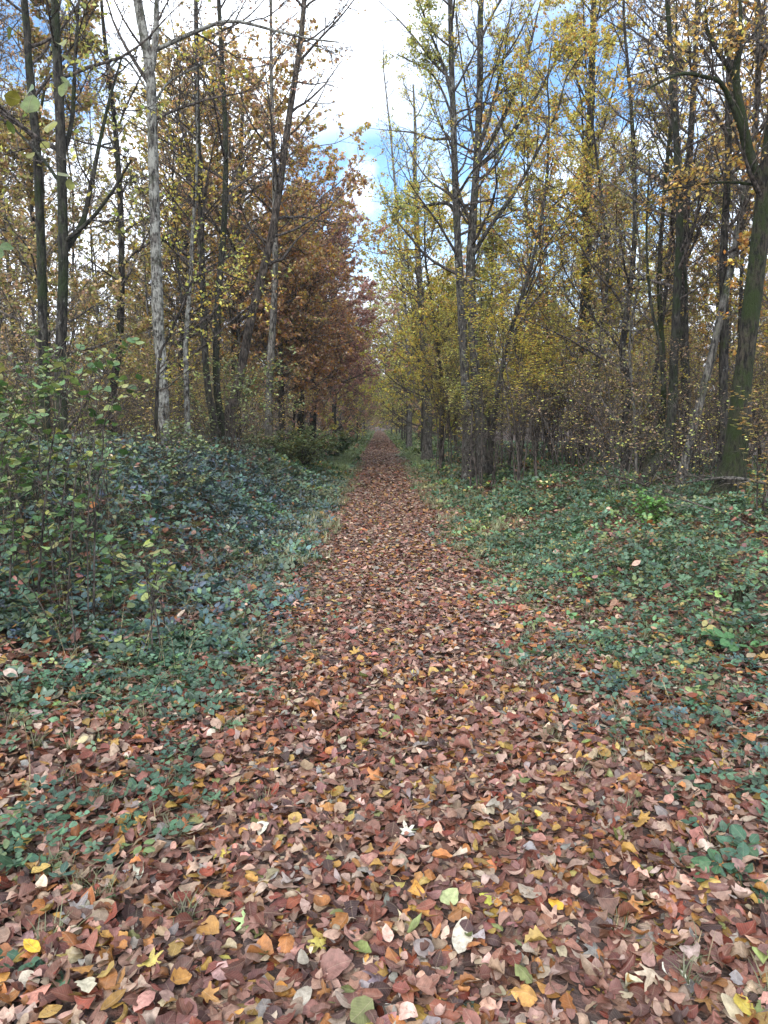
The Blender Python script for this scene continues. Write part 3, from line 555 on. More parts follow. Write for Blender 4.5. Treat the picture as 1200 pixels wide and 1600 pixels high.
THS = [('tangled brown thicket between the right-hand trunks', [(1020, 14), (1110, 16), (1060, 18), (930, 18), (985, 19), (1150, 14), (1180, 18), (1190, 13), (1120, 21), (1040, 22), (900, 20), (860, 21)]),
       ('brown thicket behind the left-hand trunks', [(120, 12), (30, 11), (215, 15), (150, 17), (60, 16), (300, 18.5), (0, 14), (260, 21), (390, 22), (180, 21), (90, 21), (340, 25)])]
for lab, sp in THS:
    for i, (u, Y) in enumerate(sp):
        m_ = min(MARKS, key=lambda m: abs(m[0] - u)); x = at(u, 700, Y)[0]; lab = f"{'low' if i % 3 else 'tall'} brown twiggy thicket {'behind' if Y > 17 else 'in front of'} {m_[1]}"; copy_tree(th[i % 3], base_of(x, Y), r_.random() * 6.28, r_.uniform(.8, 1.15), lab, 'brown twiggy thickets among the trunks')

# ------------------------------------------------------------------ the wood behind: every tree its own object, meshes shared within a kind
KINDS = [('bare_tree', 'bare dark tree', dict(n1=40, n2=10, n3=5, lf=2, leafprob=.7, f1=.2, t0=.3, pal=BROWN, bark=B_DARK, twig=B_TWIG_D), .065, 13),
         ('grey_tree', 'slim grey tree', dict(n1=40, n2=10, n3=5, lf=3, leafprob=.8, f1=.22, t0=.25, pal=BROWN, bark=B_GREY, twig=B_TWIG), .075, 13),
         ('yellow_tree', 'yellow tree', dict(n1=42, n2=11, n3=5, lf=13, f1=.26, t0=.15, pal=YEL, bark=B_DARK, twig=B_TWIG_D, lsz=(.05, .085)), .075, 12),
         ('copper_tree', 'copper tree', dict(n1=42, n2=11, n3=5, lf=13, f1=.27, t0=.12, pal=COPPER, bark=B_BROWN, twig=B_TWIG, lsz=(.05, .085)), .09, 12),
         ('golden_tree', 'golden orange tree', dict(n1=42, n2=11, n3=5, lf=13, f1=.26, t0=.15, pal=GOLD + ORANGE, bark=B_BROWN, twig=B_TWIG, lsz=(.05, .085)), .08, 13),
         ('olive_tree', 'low olive tree', dict(n1=34, n2=11, n3=5, lf=13, f1=.3, t0=.06, pal=OLIVE + BROWN, bark=B_DARK, twig=B_TWIG, lsz=(.05, .085)), .06, 7.5),
         ('pole_tree', 'thin sapling pole', dict(n1=30, n2=8, n3=4, lf=3, leafprob=.8, f1=.18, t0=.1, pal=OLIVE, bark=B_GREY, twig=B_TWIG), .045, 8)]
protos = {}
NAMES_ = {'L': 'left', 'R': 'right'}
BANDS = [(14, 22, 'near the front'), (22, 36, 'further back'), (36, 75, 'deep in the wood')]
count = 0
def put(kind, x, y, side, band):
    global count
    u = 592 + FPX * x / y
    if u < 215: kind = (0, 1, 6, 5, 6)[count % 5]
    elif 215 <= u < 592 and y < 24: kind = (0, 6, 6, 2)[count % 4]
    elif 770 < u < 1010: kind = (0, 6, 1, 5, 6, 0, 2)[count % 7]
    nm, desc, kw, r0, H = KINDS[kind]
    near_ = sorted([m for m in MARKS if (m[0] < 592) == (side == 'L')], key=lambda m: abs(m[0] - u))[0]
    where = 'right behind' if abs(near_[0] - u) < 9 else ('just left of' if u < near_[0] else 'just right of')
    lab = f'{desc}, {band}, {where} {near_[1]}'; lab = lab.replace('nearly bare', 'bare') if len(lab.replace('-', ' ').split()) > 16 else lab; grp = lab
    if kind not in protos or count % 29 == 28:
        s = 200 + kind * 17 + count; rr = np.random.default_rng(s); b = np.array(base_of(x, y))
        root = empty(nm, tuple(b), lab, 'tree', grp); n = 6; zz = np.linspace(0, H, n)
        P = b + np.stack([rr.normal(0, .2, n).cumsum() * (zz > 0), rr.normal(0, .2, n).cumsum() * (zz > 0), zz], 1)
        protos[kind] = tree_parts(root, P, r0 * .82, r0 * .14, seed=s, npts=24, k=8, tipr=.0042, **kw)
    else:
        o = copy_tree(protos[kind], base_of(x, y), r_.random() * 6.28, r_.uniform(.82, 1.15) * (.72 if 400 < u < 592 else .85 if 592 < u < 690 else 1), lab, grp); o.name = nm
    count += 1
def scatter(side, y0, y1, band, n, xr, kinds, dmin):
    pts = []; tries = 0
    while len(pts) < n and tries < 4000:
        tries += 1; y = r_.uniform(y0, y1); x = r_.uniform(*xr(y)) * (-1 if side == 'L' else 1)
        if all((x - a) ** 2 + (y - b) ** 2 > dmin ** 2 for a, b in pts): pts.append((x, y))
    for x, y in pts: put(int(r_.choice(list(kinds))), x, y, side, band)
WL = [0, 1, 3, 5, 6, 4, 5, 6]; WR = [0, 0, 1, 2, 5, 6, 4, 6]
for side, K in (('L', WL), ('R', WR)):
    scatter(side, 11, 22, BANDS[0][2], 13, lambda y: (3.6, .56 * y + 1), K, .9)
    scatter(side, 22, 36, BANDS[1][2], 24, lambda y: (4.0, .56 * y + 1), K, 1.2)
    scatter(side, 36, 75, BANDS[2][2], 40, lambda y: (3.4, .56 * y), K, 1.8)

# keep the view of the hazels clear of thin front-row trunks
for o in [o for o in COL.objects if o.get('category') == 'tree' and 'near the front' in o.get('label', '') and 850 < 592 + FPX * o.location.x / o.location.y < 895 and o.location.y < 20]:
    for c in list(o.children): bpy.data.objects.remove(c)
    bpy.data.objects.remove(o)
# low leafy trees along both edges of the far path hide the trunks behind them
LOWP = None
for i in range(36):
    sd_ = -1 if i % 2 else 1; y = 25 + 3.0 * i * (1 + i * .012); x = PATH_X + sd_ * (3.1 + .5 * math.sin(i * 2.3) + .5 * (sd_ > 0)); k_ = (('rose brown', ROSE + COPPER), ('pale olive', OLIVE + YGR), ('yellow green', YGR + YEL), ('yellow', YEL))[(i // 2 + (i % 2 == 0)) % 4 if sd_ > 0 or i % 4 == 1 else 0]
    lab = f"low {k_[0]} tree at the {'left' if sd_ < 0 else 'right'} edge of the far path"; LOWP = LOWP or {}
    if k_[0] not in LOWP:
        b = np.array(base_of(x, y)); root = empty('low_tree', tuple(b), lab, 'tree', lab); H = 7.0; zz = np.linspace(0, H, 6)
        LOWP[k_[0]] = tree_parts(root, b + np.stack([-.25 * sd_ * zz * .3, 0 * zz, zz], 1), .06, .012, B_DARK, B_TWIG, k_[1], 500 + i, n1=38, n2=11, n3=5, lf=9, f1=.36, f2=.42, t0=.06, lsz=(.07, .11), tipr=.006, npts=20, k=7, up1=.3)
    else: o = copy_tree(LOWP[k_[0]], base_of(x, y), r_.random() * 6.28, r_.uniform(.8, 1.2) * (1 + y / 250), lab, lab); o.name = 'low_tree'
# crowns meeting over the far end of the path
side_src = [o for o in COL.objects if o.get('label', '').startswith(('dark olive tree leaning', 'pale yellow tree right of the path end', 'far rose brown'))]
side_src = {o['label'][:4]: o for o in side_src}
for i, (x, y, k, sc_) in enumerate(((-2.6, 50, 'far ', .85), (-2.3, 61, 'far ', .95), (-2.8, 80, 'far ', 1.0), (-2.6, 108, 'pale', 1.1), (-2.2, 142, 'far ', 1.2),
                                (3.0, 56, 'dark', .9), (2.9, 76, 'dark', 1.0), (2.8, 100, 'pale', 1.1), (2.4, 136, 'dark', 1.2), (.4, 190, 'pale', 1.3), (-1.9, 66, 'pale', .72), (2.2, 64, 'pale', .75), (-1.8, 92, 'far ', .8), (2.1, 88, 'dark', .8), (1.9, 112, 'pale', .95), (-3.5, 196, 'dark', 1.2), (4.2, 194, 'pale', 1.2))):
    wh = {'far ': 'rose brown', 'pale': 'pale yellow', 'dark': 'dark olive'}[k]; sd_ = 'left' if x < 0 else 'right'
    if y > 180: sd_ = 'closing the end'
    o = copy_tree(side_src[k], base_of(x, y), i * 1.3, sc_, f"{wh} tree arching over the {sd_} side of the far path" if y < 180 else f'{wh} tree closing the very end of the path', 'trees arching over the far path'); o.name = 'path_side_tree'
# far-off wood that reads as one mass
def far_wood():
    r = np.random.default_rng(5); n = 1150
    y = r.uniform(60, 190, n); sd = np.where(r.random(n) < .5, -1, 1); x = PATH_X + sd * (4.2 + r.random(n) ** 1.3 * (.62 * y))
    side = r.random(n) < .25; y = np.where(side, r.uniform(20, 75, n), y); x = np.where(side, sd * (.58 * y + r.uniform(3, 22, n)), x)
    end = (np.arange(n) < 160); y = np.where(end, r.uniform(196, 250, n), y); x = np.where(end, r.uniform(-40, 40, n), x)
    h = r.uniform(8, 13.5, n); z0 = ground(x, y); t = np.linspace(0, 1, 6)
    P = np.zeros((n, 6, 3)); P[..., 0] = x[:, None] + r.normal(0, .15, (n, 6)).cumsum(1) - (sd * .5)[:, None] * t; P[..., 1] = y[:, None]; P[..., 2] = z0[:, None] + h[:, None] * t - .1
    Rd = (r.uniform(.07, .17, n)[:, None] * (1 - .85 * t[None]))
    trunks = tubes(P, Rd, 6)
    Q1, R1, _ = grow(P, Rd, 26, .02, 1, .26, .95, 6, .12, .4, .6, .014, r, lambda t: 1.1 - .5 * t); Q2, R2, _ = grow(Q1, R1, 6, .2, 1, .5, .8, 4, .15, 0, .6, .011, r)
    o1 = build('distant_wood', [trunks, tubes(Q1, R1, 3), tubes(Q2, R2, 3)], B_TWIG)
    tag(o1, 'mass of far trunks and bare branches closing the wood behind', 'distant wood', kind='stuff')
    B = len(Q2); idx = np.repeat(np.arange(B), 3); f = r.integers(1, 4, B * 3); LP = Q2[idx, f] + r.normal(0, .15, (B * 3, 3)); tr = idx // (26 * 6)
    base = np.array([(.30, .22, .09), (.22, .12, .08), (.26, .22, .09), (.2, .15, .1), (.32, .18, .07)])[r.integers(0, 5, n)]
    base[end] = (.4, .36, .1); c = np.clip(base[tr] * np.exp(r.normal(0, .25, (len(LP), 1))), 0, .7)
    keep = r.random(len(LP)) < .75; LP = LP[keep]; c = c[keep]
    o2 = build('distant_leaves', leaves(T_QUAD, LP, norm(r.normal(size=LP.shape)) + np.array([0, 0, .5]), r.uniform(.16, .28, len(LP)), c), M_CROWN)
    tag(o2, 'blur of brown and yellow leaves on the far-off wood at the end of the path', 'distant foliage', kind='stuff')
far_wood()

# ------------------------------------------------------------------ undergrowth
def trifol(P, Nn, size, col, tpl, spread=1.25, **kw):
    n = len(P); Nn = norm(Nn); a = rng.normal(size=(n, 3)); X = norm(a - (a * Nn).sum(1, keepdims=True) * Nn); Y = np.cross(Nn, X); out_ = []
    for s in (-1, 0, 1):
        an = s * spread; d = math.cos(an) * X + math.sin(an) * Y
        out_ += leaves(tpl, P + d * size[:, None] * (.12 if s else .3), Nn + rng.normal(0, .18, (n, 3)) - .15 * d, size * (1 if s == 0 else .85), col * np.exp(rng.normal(0, .05, (n, 1))), dirv=d, anchor=.5, **kw)
    return out_
def edge(x):                                  # distance in from the edge of the green on either side
    return np.where(x < PATH_X, -.62 - x, x - .92)
def canopy(x, y):
    s = edge(x)
    hl = .07 + .86 * smooth((s - .65) / 1.7) * smooth((y - 4.2) / 3.5) * (1 - .45 * smooth((y - 15) / 6)) + .10 * vnoise(x, y, 1.7, 2) * smooth(s)
    hr = .04 + .20 * smooth(s / 2) * smooth((y - 2.5) / 4) + .11 * vnoise(x, y, 1.9, 5) * smooth(s)
    return np.where(x < PATH_X, hl, hr)
PAL_BR = [(5, (.045, .10, .105)), (6, (.06, .13, .09)), (2, (.055, .085, .125)), (3, (.09, .16, .07)), (2, (.08, .13, .055)), (.6, (.2, .2, .07)), (.4, (.16, .06, .05))]  # bramble greens, with the sky's blue sheen mixed into the leaf colour
PAL_CV = [(5, (.065, .145, .085)), (4, (.10, .19, .11)), (3, (.045, .10, .065)), (2, (.14, .20, .075)), (1, (.30, .26, .10)), (.6, (.2, .12, .06))]
def cover(x0, x1, y0, y1, dens, size, tpl, pal, keep, thick=.3, tilt=.45, tri=True):
    n = int((x1 - x0) * (y1 - y0) * dens); x = rng.uniform(x0, x1, n); y = rng.uniform(y0, y1, n)
    ok = (np.abs(x) < y * .58 + 1.4) & (rng.random(n) < keep(x, y)); x, y = x[ok], y[ok]; n = len(x)
    h = np.maximum(canopy(x, y), .03); z = ground(x, y) + h * (1 - thick * rng.random(n) ** 1.5) + .02 * vnoise(x, y, 9, 1)
    P = np.stack([x, y, z], 1); sz = size[0] * .6 + (size[1] * 1.2 - size[0] * .6) * rng.random(n) ** 1.2; col = pick(pal, n, .28)
    pt = vnoise(x, y, 1.4, 31)[:, None]; col = np.clip(col * (1 + .45 * pt) * (1 + np.maximum(pt - .25, 0) * np.array([.9, .7, -.3])), .005, .8)
    return trifol(P, upn(n, tilt), sz, col, tpl, bend=.6, curl=.8) if tri else leaves(tpl, P, upn(n, tilt), sz, col, bend=.6, curl=.8)
KL = lambda x, y: smooth((edge(x) + .15 + .2 * vnoise(x, y, 1.3, 21)) / .8) * np.clip(.75 + .6 * vnoise(x, y, 1.6, 6), .25, 1)
T_M = [tpl_ovate(5, 3, .68, .45)]
pb = cover(-5, -.6, 2.4, 4.8, 560, (.035, .065), T_M, PAL_BR[:2] + PAL_BR[3:] + [(8, (.045, .10, .06))], lambda x, y: KL(x, y) * smooth((y - 2.6) / 2.2) * np.clip(.5 + .9 * vnoise(x, y, 2.4, 12), 0, 1), .9)
pb += cover(-5.5, -.6, 4.6, 8.5, 560, (.045, .075), T_M, PAL_BR, KL, .75)
pb += cover(-7.5, -.7, 8.5, 14, 480, (.05, .085), T_LOW, [(6, (.045, .095, .11)), (5, (.055, .12, .10)), (2, (.05, .085, .12)), (3, (.07, .14, .07))], KL, .6)  # bluer mix, the sky sheen again held in the leaf colour
pb += cover(-10, -.8, 14, 20, 260, (.07, .10), T_LOW, PAL_BR + [(8, (.11, .16, .085))], KL, .6)
tag(build('bramble_leaves', pb, M_BRAMBLE), 'dark blue green bramble leaves mounded along the left of the path', 'brambles', kind='stuff')
PATCH = lambda x, y: smooth((edge(x) + .25 - .25 * smooth((3.2 - y) / 1.2)) / .9) * np.clip(.42 + .9 * vnoise(x, y, 2.1, 4) + .25 * smooth((y - 3.5) / 2), 0, 1)
KR = lambda x, y: smooth((edge(x) + .25 + .2 * vnoise(x, y, 1.3, 23)) / 1.0) * np.clip(.55 + 1.0 * vnoise(x, y, 1.5, 8), .1, 1)
pc = cover(.6, 4.5, 2.4, 4.8, 520, (.03, .055), T_M, PAL_CV, lambda x, y: KR(x, y) * smooth((y - 2.8) / 2.2) * np.clip(.45 + .9 * vnoise(x, y, 2.4, 14), 0, 1), .9)
pc += cover(.6, 6, 4.6, 8.5, 800, (.035, .06), T_M, PAL_CV, KR, .8)
pc += cover(.7, 8.5, 8.5, 14, 640, (.045, .075), T_LOW, PAL_CV, KR, .8)
pc += cover(.8, 12, 14, 26, 190, (.07, .11), T_LOW, PAL_CV, KR, .8)
pc += cover(-9, -.8, 20, 34, 110, (.09, .14), T_LOW, PAL_CV, KL, .9)
pc += cover(.8, 10, 26, 40, 80, (.10, .15), T_LOW, PAL_CV, KR, .9)
VG = lambda x, y: (np.abs(x - PATH_X) > 1.15) * 1.
pc += cover(-5, -.7, 34, 190, 46, (.14, .24), T_LOW, [(5, (.10, .17, .07)), (4, (.14, .2, .08)), (2, (.22, .22, .09))], VG, .9)
pc += cover(1.0, 5.5, 34, 190, 46, (.14, .24), T_LOW, [(5, (.10, .17, .07)), (4, (.14, .2, .08)), (2, (.22, .22, .09))], VG, .9)
tag(build('ground_cover', pc, M_GREEN), 'low grey green carpet of ivy and bramble along both edges of the path', 'ground cover', kind='stuff')
TOP = lambda x, y: (edge(x) > -.2) * 1.
pt_ = cover(-6, -.6, 3, 16, 24, (.05, .085), T_MID, PAL_LITTER, TOP, .15, .5, False) + cover(.7, 7, 3, 16, 22, (.05, .08), T_MID, PAL_LITTER, TOP, .2, .5, False) + cover(-9, 9, 16, 30, 16, (.07, .11), T_LOW, PAL_LITTER, TOP, .2, .5, False)
tag(build('caught_leaves', pt_, M_LITTER), 'fallen leaves caught on top of the green undergrowth', 'fallen leaves', kind='stuff')
# sparse green sprigs coming up through the near leaves
def sprigs(x0, x1, y0, y1, ncl, keep, sz, pal, tpl):
    x = rng.uniform(x0, x1, ncl); y = rng.uniform(y0, y1, ncl); ok = (rng.random(ncl) < keep(x, y)) & (np.abs(x) < y * .58 + 1); x, y = x[ok], y[ok]
    out_ = []; stems = []
    m = rng.integers(2, 6, len(x)); cx = np.repeat(x, m); cy = np.repeat(y, m); n = len(cx)
    cx = cx + rng.normal(0, .045, n); cy = cy + rng.normal(0, .045, n); z = ground(cx, cy); h = rng.uniform(.03, .11, n)
    top = np.stack([cx, cy, z + h], 1); bot = np.stack([np.repeat(x, m), np.repeat(y, m), z], 1)
    mid_ = (top + bot) / 2 + np.array([0, 0, .02]); stems.append(tubes(np.stack([bot, mid_, top], 1), np.full((n, 3), .0016), 3))
    col = np.repeat(pick(pal, len(x), .25), m, 0)
    return trifol(top, upn(n, .35), rng.uniform(*sz, n), col, tpl, bend=.6, curl=.6), stems
lv, st = [], []
for a in ((-3.4, -.55, 1.7, 5.2, 2300, lambda x, y: np.clip(PATCH(x, y), 0, 1), (.024, .055), PAL_CV[:4] + [(6, (.035, .085, .055))], T_NEAR[:2]), (.85, 3.6, 1.7, 5.2, 1300, PATCH, (.02, .048), PAL_CV[:4] + PAL_BR[:2], T_NEAR[:2]),
          (-.6, .9, 4.5, 12, 26, lambda x, y: .5 + 0 * x, (.02, .035), PAL_CV[:4], T_MID)):
    l, s = sprigs(*a); lv += l; st += s
tag(build('creeping_sprigs', lv, M_GREEN), 'small three-leaved green sprigs coming up through the near fallen leaves', 'ground cover', kind='stuff')
# grass
def grass(x0, x1, y0, y1, ntuft, nb, L, keep, col, wdt=.0035):
    x = rng.uniform(x0, x1, ntuft); y = rng.uniform(y0, y1, ntuft); ok = rng.random(ntuft) < keep(x, y); x, y = x[ok], y[ok]; T = len(x); n = T * nb
    bx = np.repeat(x, nb) + rng.normal(0, .02, n); by = np.repeat(y, nb) + rng.normal(0, .02, n); az = rng.random(n) * 6.283; ln = rng.uniform(.5, 1.1, n) * L; out_ = rng.uniform(.3, 1.0, n)
    t = np.linspace(0, 1, 5)[None]; P = np.zeros((n, 5, 3)); P[..., 0] = bx[:, None] + (np.cos(az) * ln * out_)[:, None] * t ** 1.5; P[..., 1] = by[:, None] + (np.sin(az) * ln * out_)[:, None] * t ** 1.5
    P[..., 2] = ground(bx, by)[:, None] + ln[:, None] * (t - .45 * out_[:, None] * t ** 2.2)
    W = (wdt * (1 - t ** 1.5) + .0004)[..., None] * np.stack([-np.sin(az), np.cos(az), 0 * az], -1)[:, None]
    V = np.stack([P - W, P + W], 2).reshape(n, 10, 3); q = np.arange(4) * 2; F1 = np.stack([q, q + 1, q + 3, q + 2], 1); F = F1[None] + (np.arange(n) * 10)[:, None, None]
    c = pick(col, n, .2); C = np.repeat(np.concatenate([c, rng.random((n, 1))], 1)[:, None], 10, 1)
    return (V.reshape(-1, 3), F.reshape(-1, 4), C.reshape(-1, 4), np.zeros((n * 10, 2)))
PG = [(5, (.03, .075, .025)), (4, (.05, .10, .04)), (2, (.10, .12, .04)), (.6, (.26, .2, .1))]
EG = lambda x, y: smooth((edge(x) + .45) / .5) * (1 - .6 * smooth((edge(x) - 1.0) / 1)) * np.clip(.5 + .8 * vnoise(x, y, 2.6, 9), .05, 1)
gp = [grass(-2.6, -.3, 1.8, 9, 420, 26, .12, EG, PG, .0022), grass(.7, 3.4, 1.8, 9, 420, 26, .11, EG, PG, .0022), grass(-2.0, -.6, 8, 30, 1100, 14, .2, EG, [(4, (.11, .17, .08)), (3, (.16, .2, .10)), (2, (.24, .24, .14))], .007), grass(.9, 2.4, 8, 30, 1000, 14, .18, EG, [(4, (.11, .17, .08)), (3, (.16, .2, .10)), (2, (.24, .24, .14))], .007),
      grass(-2.0, -1.1, 24, 44, 420, 14, .36, lambda x, y: 1 + 0 * x, [(5, (.09, .2, .06)), (3, (.13, .25, .08))], .011), grass(1.3, 2.1, 26, 44, 420, 14, .30, lambda x, y: 1 + 0 * x, [(5, (.12, .24, .08)), (3, (.15, .26, .09))], .011)]
tag(build('grass', gp, M_GREEN), 'thin dark grass tufts along the edges of the leaf covered path', 'grass', kind='stuff')
# canes, dry stalks and twigs threading the undergrowth
def canes(n, x0, x1, y0, y1, L, h, rad, keep, k=4):
    x = rng.uniform(x0, x1, n); y = rng.uniform(y0, y1, n); ok = rng.random(n) < keep(x, y); x, y = x[ok], y[ok]; n = len(x); az = rng.random(n) * 6.283; ln = L * rng.uniform(.5, 1.2, n); t = np.linspace(0, 1, 9)[None]
    hh = (canopy(x, y) + h) * rng.uniform(.6, 1.25, n); P = np.zeros((n, 9, 3)); wob = rng.normal(0, .012, (n, 9, 2)).cumsum(1)
    P[..., 0] = x[:, None] + (np.cos(az) * ln)[:, None] * t + wob[..., 0]; P[..., 1] = y[:, None] + (np.sin(az) * ln)[:, None] * t + wob[..., 1]
    P[..., 2] = ground(x, y)[:, None] + hh[:, None] * 4 * t * (1 - t * rng.uniform(.6, 1, n)[:, None])
    return tubes(P, rad * rng.uniform(.6, 1.2, n)[:, None] * (1.1 - .6 * t), k)
tag(build('bramble_canes', [canes(420, -5.5, -1.2, 4.4, 14, .9, .12, .0032, KL), canes(120, 1.6, 6, 5, 14, .7, .1, .0028, KR)], B_BSTEM), 'thin red brown bramble canes arching through the undergrowth', 'bramble canes', kind='stuff')
tag(build('dry_stalks', [canes(300, -4.5, -.9, 3.6, 8, .45, .16, .0018, KL, 3), canes(160, 1.2, 4.5, 3, 8, .35, .08, .0016, KR, 3), canes(40, -1, 1.3, 1.8, 5, .12, -.03, .0014, lambda x, y: 1 + 0 * x, 3)], B_STRAW), 'dry straw coloured stalks among the green leaves', 'dry stalks', kind='stuff')

# ------------------------------------------------------------------ small single things
def one_leaf(u, v, L, col, label, tpl, curl=.9, group='single pale and bright leaves lying on the path'):
    p = at(u, v, 1.0) - np.array([0, 0, CAM_Z]); k = 1.0
    for _ in range(6): y = k * p[1]; x = k * p[0]; k = (float(ground(x, y)) + .05 - CAM_Z) / p[2]
    x, y = k * p[0], k * p[1]
    P = np.array([[0., 0, .018]]); root_ = build('fallen_leaf', leaves([tpl], P, np.array([[rng.normal(0, .15), -.25, 1]]), np.array([L]), np.array([col]), bend=.7, curl=curl), M_LITTER)
    root_.location = (x, y, float(ground(x, y)) + .03); tag(root_, label, 'fallen leaf', group)
lobe = T_LOBE[0]; ov = T_NEAR
one_leaf(636, 1298, .085, (.52, .51, .42), 'very pale cream leaf, the brightest lying in the middle of the path', T_LOBE[1])
one_leaf(350, 1116, .105, (.66, .62, .52), 'crumpled whitish leaf at the left edge of the path by the grass', lobe)
one_leaf(702, 1400, .075, (.34, .38, .18), 'smooth pale green oval leaf lying flat, low on the path', ov[3], .3)
one_leaf(762, 1400, .062, (.36, .36, .05), 'yellow green leaf just right of the smooth pale green one', ov[1])
one_leaf(385, 1437, .085, (.34, .46, .20), 'light green lobed leaf low on the left half of the path', lobe)
one_leaf(345, 1330, .085, (.42, .33, .06), 'bright yellow maple leaf low on the left of the path', lobe)
one_leaf(845, 1272, .075, (.60, .42, .07), 'clean yellow narrow leaf right of the middle of the path', ov[2])
one_leaf(868, 1412, .055, (.62, .36, .04), 'small deep orange yellow leaf low on the right', ov[1])
one_leaf(722, 1460, .13, (.46, .42, .34), 'long grey white crumpled leaf near the bottom of the path', ov[2], 2)
one_leaf(820, 1550, .075, (.50, .27, .08), 'rounded orange brown leaf near the bottom edge', ov[3])
one_leaf(235, 1500, .085, (.42, .34, .09), 'cracked yellow leaf near the bottom left', lobe)
one_leaf(120, 1420, .12, (.21, .19, .185), 'large grey lobed leaf at the lower left', lobe, 1.2)
one_leaf(50, 1478, .075, (.60, .38, .03), 'upright deep yellow leaf on the grass tuft at the lower left', ov[2])
one_leaf(410, 1290, .08, (.58, .56, .46), 'cream twisted leaf in the left half of the path', ov[0], 2)
one_leaf(1165, 1572, .07, (.42, .33, .06), 'yellow leaf in the bottom right corner', ov[1])

def spray(name, label, cat, u, v, n, H, size, pal, seed, group):
    """a low rooted plant of three-leaved leaves on short stalks"""
    r = np.random.default_rng(seed); p = at(u, v, 1.0) - np.array([0, 0, CAM_Z]); k = -CAM_Z / p[2]; x, y = k * p[0], k * p[1]
    root = empty(name, base_of(x, y), label, cat, group); az = r.random(n) * 6.283; L = H * r.uniform(.5, 1.2, n); t = np.linspace(0, 1, 6)[None]
    S = np.zeros((n, 6, 3)); S[..., 0] = (np.cos(az) * L)[:, None] * t; S[..., 1] = (np.sin(az) * L)[:, None] * t; S[..., 2] = .04 + (L * .8)[:, None] * t * (1.5 - t)
    build('stem', [tubes(S, np.full((n, 6), .0018), 4)], B_BSTEM, root)
    build('leaves', trifol(S[:, -1], upn(n, .35, r), r.uniform(*size, n), pick(pal, n, .2, r), ROUND[:1] + T_NEAR[:1], bend=.6, curl=.7), M_GREEN, root)
GS = 'low green plants rooted among the fallen leaves'
DG = [(5, (.04, .10, .06)), (4, (.05, .12, .07)), (2, (.07, .15, .07))]
for i, a in enumerate(((60, 1345, 9, .12, (.05, .075), DG, 'dark bramble sprig with large leaves at the lower left edge'), (70, 1545, 5, .08, (.03, .045), DG, 'small bramble sprig beside the grass at the bottom left'),
          (1110, 1340, 12, .14, (.04, .07), DG, 'clump of green three-leaved sprigs at the lower right'), (1160, 1400, 6, .09, (.04, .06), DG, 'dark sprig just below the lower right clump'), (1075, 1250, 8, .12, (.035, .06), DG, 'thin dark green sprig above the lower right clump'),
          (1165, 1035, 14, .28, (.06, .10), [(4, (.06, .17, .05)), (3, (.09, .22, .07))], 'broad-leaved fresh green plant at the right edge'), (940, 925, 16, .3, (.05, .08), [(4, (.15, .25, .05)), (3, (.2, .3, .06))], 'yellow green bramble patch standing out in the right ground cover'),
          (1040, 900, 14, .3, (.05, .08), [(4, (.09, .19, .05)), (3, (.13, .24, .06))], 'mid green bramble spray right of the yellow green patch'), (255, 1020, 8, .16, (.06, .08), DG, 'blue green bramble spray at the left above the leaf litter'), (215, 1075, 8, .14, (.05, .075), DG, 'dark bramble spray just below the blue green one'),
          (720, 1578, 4, .05, (.015, .025), DG, 'tiny green seedling near the bottom middle'), (980, 1150, 9, .12, (.03, .05), DG, 'small dark green tuft of leaves on the right path edge'), (580, 985, 4, .05, (.02, .03), DG, 'tiny green seedling alone in the middle of the path'))):
    spray('green_plant', a[6], 'plant', a[0], a[1], a[2], a[3], a[4], a[5], 300 + i, GS)

def wood_(name, label, cat, pts, r0, r1, mat, twigs=0, seed=1, group=None):
    """a fallen branch: pts are world points lying on or just above the ground"""
    r = np.random.default_rng(seed); o = np.array([pts[0][0], pts[0][1], 0.]); P = spline([(x - o[0], y - o[1], float(ground(x, y)) + z) for x, y, z in pts], 22)
    V, Rd = stem(P, r0, r1, 7, 1.0, .08, r); root = empty(name, tuple(o), label, cat, group); build('limb', [V], mat, root)
    if twigs:
        Q, R1, _ = grow(P[None], Rd[None], twigs, .15, 1, .35, .8, 7, .12, .1, .6, .0025, r, None, .6); Q2, R2, _ = grow(Q, R1, 4, .2, 1, .45, .7, 5, .15, 0, .6, .002, r, None, .5)
        build('twigs', [tubes(Q, R1, 4), tubes(Q2, R2, 3)], B_TWIG, root)
    return root
def gp_(u, v):
    p = at(u, v, 1.0) - np.array([0, 0, CAM_Z]); k = 1.0
    for _ in range(8): k = (float(ground(k * p[0], k * p[1])) + .02 - CAM_Z) / p[2]
    return k * p[0], k * p[1]
GB = 'fallen branches under the right-hand trees'
for i, (uv, r0, tw, lab) in enumerate((([(1120, 802), (1040, 790), (960, 778), (880, 770)], .025, 9, 'long dark fallen branch lying left from the foot of the mossy trunk'), ([(1060, 775), (1000, 768), (930, 765), (905, 772)], .018, 7, 'thin fallen branch with many twigs left of the bowed trunk'),
          ([(1200, 800), (1130, 795), (1060, 790)], .03, 6, 'pale fallen branch crossing behind the mossy trunk'), ([(1190, 850), (1120, 830), (1010, 812)], .012, 6, 'slim dark branch lying in front of the mossy trunk'), ([(1100, 772), (1050, 778), (1000, 790)], .02, 6, 'short crooked branch among the twigs between the bowed and mossy trunks'))):
    P = [gp_(u, v) for u, v in uv]; wood_('fallen_branch', lab, 'branch', [(x, y, .14 + .30 * math.sin(2.6 * k + i) ** 2) for k, (x, y) in enumerate(P)], r0, .006, B_GREY if i == 2 else B_BROWN, tw, 400 + i, GB)
x, y = gp_(140, 1010); wood_('peeled_stick', 'short white peeled stick poking up from the brambles on the left', 'stick', [(x, y, .0), (x - .005, y + .01, .07), (x + .005, y + .02, .15)], .009, .007, bark_mat('peeled_wood', (.5, .47, .42), (.75, .72, .66)), 0, 410)
